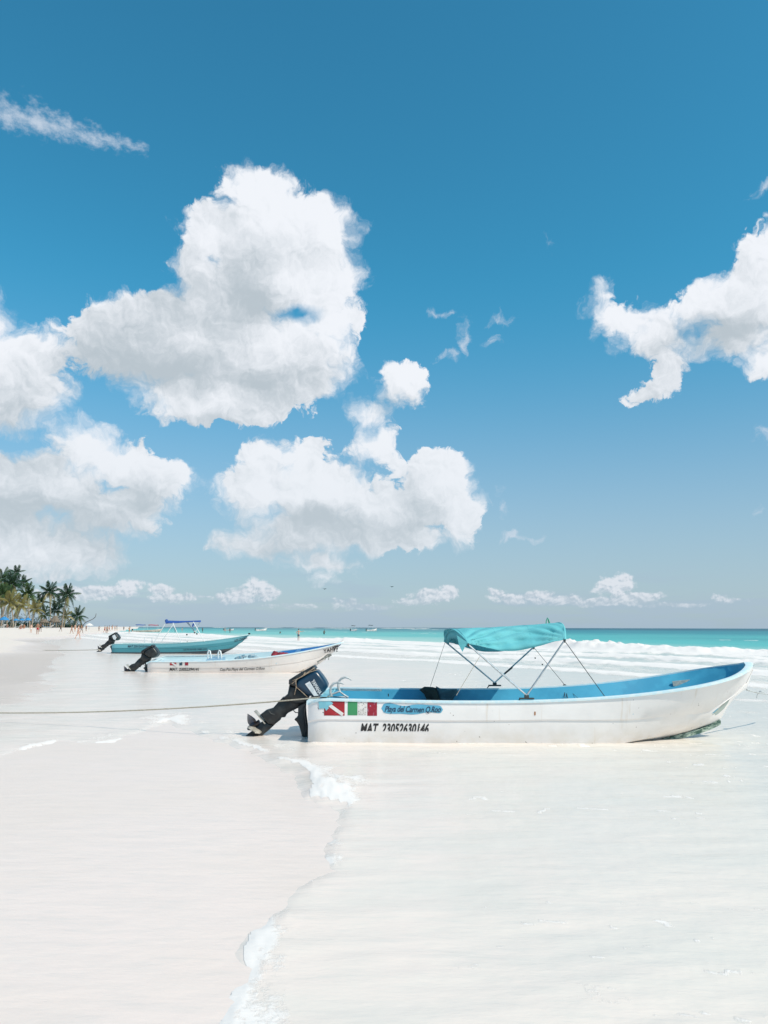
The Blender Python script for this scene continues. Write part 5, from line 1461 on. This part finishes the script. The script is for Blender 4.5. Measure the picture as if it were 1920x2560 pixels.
def shrub(px, d, w, h, mat, label):
    rg = random.Random(int(px * 7)); g = at(px, 1570, d); gz = float(sand_z(np.array([g.x]), np.array([g.y]))[0])
    r = empty('shrub', (g.x, g.y, gz)); mb = MB()
    for k in range(int(520 * w / 4)):
        a = rg.uniform(0, 6.28); e = rg.random() ** 0.5; q = Vector((math.cos(a) * e * w / 2, math.sin(a) * e * w / 3, h * rg.random() * (1 - 0.6 * e * e) * (0.75 + 0.35 * math.sin(a * 3 + px))))
        s = rg.uniform(0.12, 0.30); R_ = Euler((rg.uniform(-1, 1), rg.uniform(-1, 1), rg.uniform(0, 6))).to_matrix()
        n = len(mb.v); mb.v += [tuple(q + R_ @ Vector(c)) for c in ((-s, 0, 0), (0, -s * .4, 0), (s, 0, 0.02), (0, s * .4, 0))]; mb.f.append((n, n + 1, n + 2, n + 3)); mb.m.append(0)
    o = mesh_obj('foliage', mb.v, mb.f, mat, r, None); tag(o, kind='stuff')
    MB().tube([(0, 0, -0.1), (0.05, 0, h * 0.4), (0.15, 0.1, h * 0.7)], [0.09, 0.06, 0.03], 6).build('stem', BARK, r)
    return tag(r, label, 'shrub', 'shrubs under the palms')


shrub(8, 215, 9, 4.2, LD, 'dark undergrowth at the left edge behind the blue parasols')
shrub(40, 217, 9, 4.4, LG, 'green undergrowth below the tallest palm')
shrub(72, 218, 8, 3.6, LD, 'dark undergrowth under the medium palm, left of the gap')
shrub(100, 243, 8, 3.2, LG, 'green undergrowth left of the thatched roof')
shrub(128, 246, 8, 3.4, LD, 'dark undergrowth behind the thatched roof')
shrub(158, 250, 8, 3.4, LD, 'dark undergrowth under the right hand twin palm')
shrub(184, 254, 7, 2.6, LG, 'green undergrowth beside the last low palm')
palm(18, 1484, 208, 1.15, 1.0, 'd', 'dark palm in the middle of the dense left group', 18, 0.1)
palm(-8, 1500, 196, 1.2, 0.5, 'd', 'dark palm cut by the left edge behind the leftmost parasol', 18, 0.15)
# thatched roofs
THATCH = pmat('thatch', (0.20, 0.165, 0.13), (0.12, 0.10, 0.08), 3, 0.95, bump=0.5)
def palapa(px, top_y, eave_y, w_px, d, label):
    c = at(px, top_y, d); gz = float(sand_z(np.array([c.x]), np.array([d]))[0]); r = empty('thatched_shelter', (c.x, d, gz))
    w = w_px * d / FPX; ht = c.z - gz; he = at(px, eave_y, d).z - gz
    vs = []; fs = []; rg = random.Random(int(px)); n = 26
    for i in range(5):
        u = i / 4
        for k in range(n):
            a = 2 * math.pi * k / n; rr = lerp(0.10 * w, 0.5 * w, u) * (1 + rg.uniform(-.04, .04)); vs.append((rr * math.cos(a), rr * math.sin(a) * 0.8, lerp(ht, he, u ** 0.85) + rg.uniform(-.06, .06)))
    fs = [(i * n + k, i * n + (k + 1) % n, (i + 1) * n + (k + 1) % n, (i + 1) * n + k) for i in range(4) for k in range(n)] + [tuple(range(n))[::-1]]
    o = mesh_obj('roof', vs, fs, THATCH, r, 50); s2 = o.modifiers.new('thickness', 'SOLIDIFY'); s2.thickness = 0.15
    for a in (0.7, 2.4, 3.9, 5.5):
        MB().tube([(0.36 * w * math.cos(a), 0.3 * w * math.sin(a), -0.1), (0.36 * w * math.cos(a), 0.3 * w * math.sin(a), he + 0.1)], 0.07, 6).build('post', BARK, r)
    return tag(r, label, 'thatched shelter', 'thatched shelters on the beach')
palapa(139, 1543, 1558, 27, 205, 'brown thatched shelter with a steep roof, right of the grey one')
palapa(112, 1551, 1559, 24, 212, 'low greyish thatched shelter left of the steeper one')
# parasols
def parasol(px, top_y, w_px, d, mat, label, cat='parasol', dome=0.35):
    c = at(px, top_y, d); gz = float(sand_z(np.array([c.x]), np.array([d]))[0]); r = empty('parasol', (c.x, d, gz)); w = w_px * d / FPX; ht = c.z - gz
    vs = [(0, 0, ht)]; fs = []; n = 16
    for i in (1, 2, 3, 4):
        u = i / 4
        for k in range(n):
            a = 2 * math.pi * k / n; vs.append((w / 2 * u * math.cos(a), w / 2 * u * math.sin(a), ht - dome * w * u ** 1.7 - (0.03 * w if k % 2 == 0 and i == 4 else 0)))
    fs = [(0, 1 + k, 1 + (k + 1) % n) for k in range(n)] + [(1 + (i - 1) * n + k, 1 + i * n + k, 1 + i * n + (k + 1) % n, 1 + (i - 1) * n + (k + 1) % n) for i in (1, 2, 3) for k in range(n)]
    o = mesh_obj('canopy', vs, fs, mat, r, None); s2 = o.modifiers.new('thickness', 'SOLIDIFY'); s2.thickness = 0.02
    MB().tube([(0, 0, -0.2), (0, 0, ht + 0.06)], 0.03, 6).build('pole', M_RAIL2, r)
    return tag(r, label, cat, 'parasols on the beach')
PB = pmat('parasol_blue', (0.02, 0.17, 0.40), (0.03, 0.22, 0.46), 3, 0.8); PW_ = pmat('parasol_white', (0.68, 0.66, 0.63), (0.58, 0.57, 0.55), 4, 0.8)
parasol(12, 1544, 24, 168, PB, 'leftmost blue parasol beside the left edge')
parasol(41, 1549, 15, 172, PB, 'blue parasol, second from the left under the palms', dome=0.3)
parasol(56, 1548.5, 16, 176, PB, 'blue parasol, third from the left under the palms', dome=0.3)
parasol(71, 1546.5, 16, 174, PB, 'rightmost blue parasol, left of the man in red shorts', dome=0.4)
parasol(224, 1560, 20, 150, PW_, 'white domed parasol right of the last low palm', dome=0.28)
# sun loungers
def lounger(px, d, mat, label, rz):
    c = at(px, 1570, d); gz = float(sand_z(np.array([c.x]), np.array([d]))[0]); r = empty('sun_lounger', (c.x, d, gz), rz)
    MB().box((0.25, 0, 0.32), (1.3, 0.6, 0.07)).build('seat', mat, r)
    MB().box((-0.62, 0, 0.52), (0.75, 0.6, 0.07), Matrix.Rotation(0.62, 3, 'Y')).build('backrest', mat, r)
    for x, y in ((-0.3, 0.25), (-0.3, -0.25), (0.8, 0.25), (0.8, -0.25)): MB().box((x, y, 0.14), (0.05, 0.05, 0.30)).build('leg', M_RAIL2, r)
    return tag(r, label, 'sun lounger', 'sun loungers on the beach')
LW = pmat('white_cushion', (0.60, 0.58, 0.56), (0.5, 0.5, 0.5), 3, 0.8); LB = pmat('blue_cushion', (0.10, 0.20, 0.32), (0.08, 0.16, 0.26), 3, 0.8); LK = pmat('dark_cushion', (0.04, 0.04, 0.05), (0.08, 0.06, 0.06), 3, 0.8)
lounger(6, 158, LW, 'white lounger at the left edge beneath the leftmost blue parasol', 2.6)
lounger(27, 160, LK, 'dark lounger between the first two blue parasols', 0.4)
lounger(47, 163, LW, 'white lounger below the second and third blue parasols', 2.8)
lounger(70, 166, LK, 'dark lounger below the rightmost blue parasol', 0.3)
lounger(116, 172, LB, 'blue lounger below the low grey thatched shelter', 0.2)
lounger(124, 170, LW, 'white lounger right of the blue one by the shelters', 2.9)
lounger(140, 175, LK, 'dark lounger below the steep thatched shelter', 0.4)
# leaning pole
d = 150; pts = [at(x, y, d) for x, y in ((206, 1563), (215, 1558), (226, 1553), (234, 1549), (238.5, 1545), (240.5, 1540), (241, 1535.5))]
pts[0].z = min(pts[0].z, 1.6)
o = MB().tube([pts[0] + Vector((-1.0, 0.4, -1.0))] + pts, [0.06] * 6 + [0.05, 0.04], 7).build('bare_trunk', pmat('dead_wood', (0.10, 0.085, 0.075), (0.06, 0.05, 0.045), 4, 0.9))
tag(o, 'bare curved trunk leaning out over the beach beside the white parasol', 'tree trunk')

# ---------------------------------------------------------------- distant boats
def small_boat(px, py, w_px, label, canopies=(), hull=(0.55, 0.55, 0.55), rz=0.0, hgt=0.75):
    g = ground(px, py) if py > 1577 else at(px, 1569.5, 330); g.z = 0 if py <= 1577 else g.z
    L = w_px * g.y / FPX; r = empty('small_boat', (g.x, g.y, -0.12), rz)
    vs = []; fs = []; n = 15
    for i in range(n):
        u = i / (n - 1); b = 0.16 * L * (1 - max(0, (u - 0.45) / 0.55) ** 2.2) * 0.9 + 0.01; sh = hgt * (0.75 + 0.75 * u ** 2.4)
        x = (u - 0.5) * L; kx = x - 0.10 * L * max(0, (u - 0.75) / 0.25)
        vs += [(x, -b, sh), (lerp(x, kx, .6), -b * 0.85, 0.10), (kx, 0, -0.15), (lerp(x, kx, .6), b * 0.85, 0.10), (x, b, sh)]
    fs = [(i * 5 + j, i * 5 + j + 1, (i + 1) * 5 + j + 1, (i + 1) * 5 + j) for i in range(n - 1) for j in range(4)] + [(0, 1, 2, 3, 4)]
    o = mesh_obj('hull', vs, fs, pmat('far_hull', hull, tuple(x * 0.7 for x in hull), 2, 0.5), r, 40)
    s2 = o.modifiers.new('thickness', 'SOLIDIFY'); s2.thickness = 0.06; s2.offset = 1
    MB().box((-0.52 * L, 0, hgt * 0.9), (0.35, 0.35, 0.8)).tube([(-0.53 * L, 0, hgt * 0.6), (-0.55 * L, 0, -0.1)], 0.09, 6).build('outboard_motor', M_BLACK, r)
    for x0, x1, z, mt in canopies:
        a, b_ = x0 * L, x1 * L; wv = 0.13 * L
        mb = MB(); cv = []
        for i in range(5):
            u = i / 4
            for j in range(5): w_ = j / 4; cv.append((lerp(a, b_, u), lerp(-wv, wv, w_), z - 0.18 * abs(2 * w_ - 1) ** 2 + 0.05 * math.sin(u * 6)))
        oo = mesh_obj('canopy', cv, [(i * 5 + j, (i + 1) * 5 + j, (i + 1) * 5 + j + 1, i * 5 + j + 1) for i in range(4) for j in range(4)], mt, r, 180)
        s2 = oo.modifiers.new('thickness', 'SOLIDIFY'); s2.thickness = 0.06
        for x in (a, b_):
            for y in (-wv, wv): MB().tube([(x, y, hgt * 0.8), (x, y, z - 0.12)], 0.03, 5).build('canopy_pole', M_RAIL2, r)
    return tag(r, label, 'boat', 'small boats in the distance')
RC = pmat('red_canopy', (0.42, 0.05, 0.09), (0.34, 0.04, 0.07), 3, 0.8)
small_boat(370, 1581.5, 72, 'long pale boat with one blue and one red canopy on the far waterline', ((-0.40, -0.10, 2.4, M_BLUECAN), (0.02, 0.34, 2.35, RC)), (0.42, 0.36, 0.32), 0.08, 0.75)
small_boat(654, 1575.5, 28, 'small white boat without canopy on the horizon, left of the wading man', (), rz=0.2, hgt=0.9)
small_boat(885, 1575.5, 16, 'small dark boat with a canopy at the horizon, left of a larger one', ((-0.35, 0.25, 2.5, M_BLACK),), (0.30, 0.34, 0.38), 0.3, 0.8)
small_boat(930, 1575.5, 26, 'white boat with a dark canopy at the horizon, left of the turquoise canopy', ((-0.30, 0.12, 2.7, M_GREY_ENG),), (0.55, 0.55, 0.55), 0.1, 0.9)
small_boat(573, 1575.5, 26, 'faint white boat at the horizon above the dark bather and the teal bow', (), rz=-0.2, hgt=0.7)
# buoys by the reef are left to the water; two gulls in the low sky
for px, py, lab in ((812, 1473, 'small dark bird in the low sky above the surf'), (980, 1467, 'tiny distant bird right of the other one, low in the sky')):
    p = at(px, py, 190)
    r = empty('bird', p, random.uniform(0, 1))
    MB().ball((0, 0, 0), (0.10, 0.26, 0.09), 8).build('bird_body', M_GREY_ENG, r)
    for sg in (-1, 1):
        v = [(0, 0.10, 0.02), (sg * 0.30, 0.12, 0.16), (sg * 0.62, 0.0, 0.06), (sg * 0.30, -0.08, 0.15), (0, -0.12, 0.02)]
        v2 = [(a, b, c - 0.02) for a, b, c in v]
        MB().add(v + v2, [(0, 1, 2, 3, 4), (9, 8, 7, 6, 5), (0, 5, 6, 1), (1, 6, 7, 2), (2, 7, 8, 3), (3, 8, 9, 4)]).build('wing', M_GREY_ENG, r)
    tag(r, lab, 'bird')
bpy.context.view_layer.update()
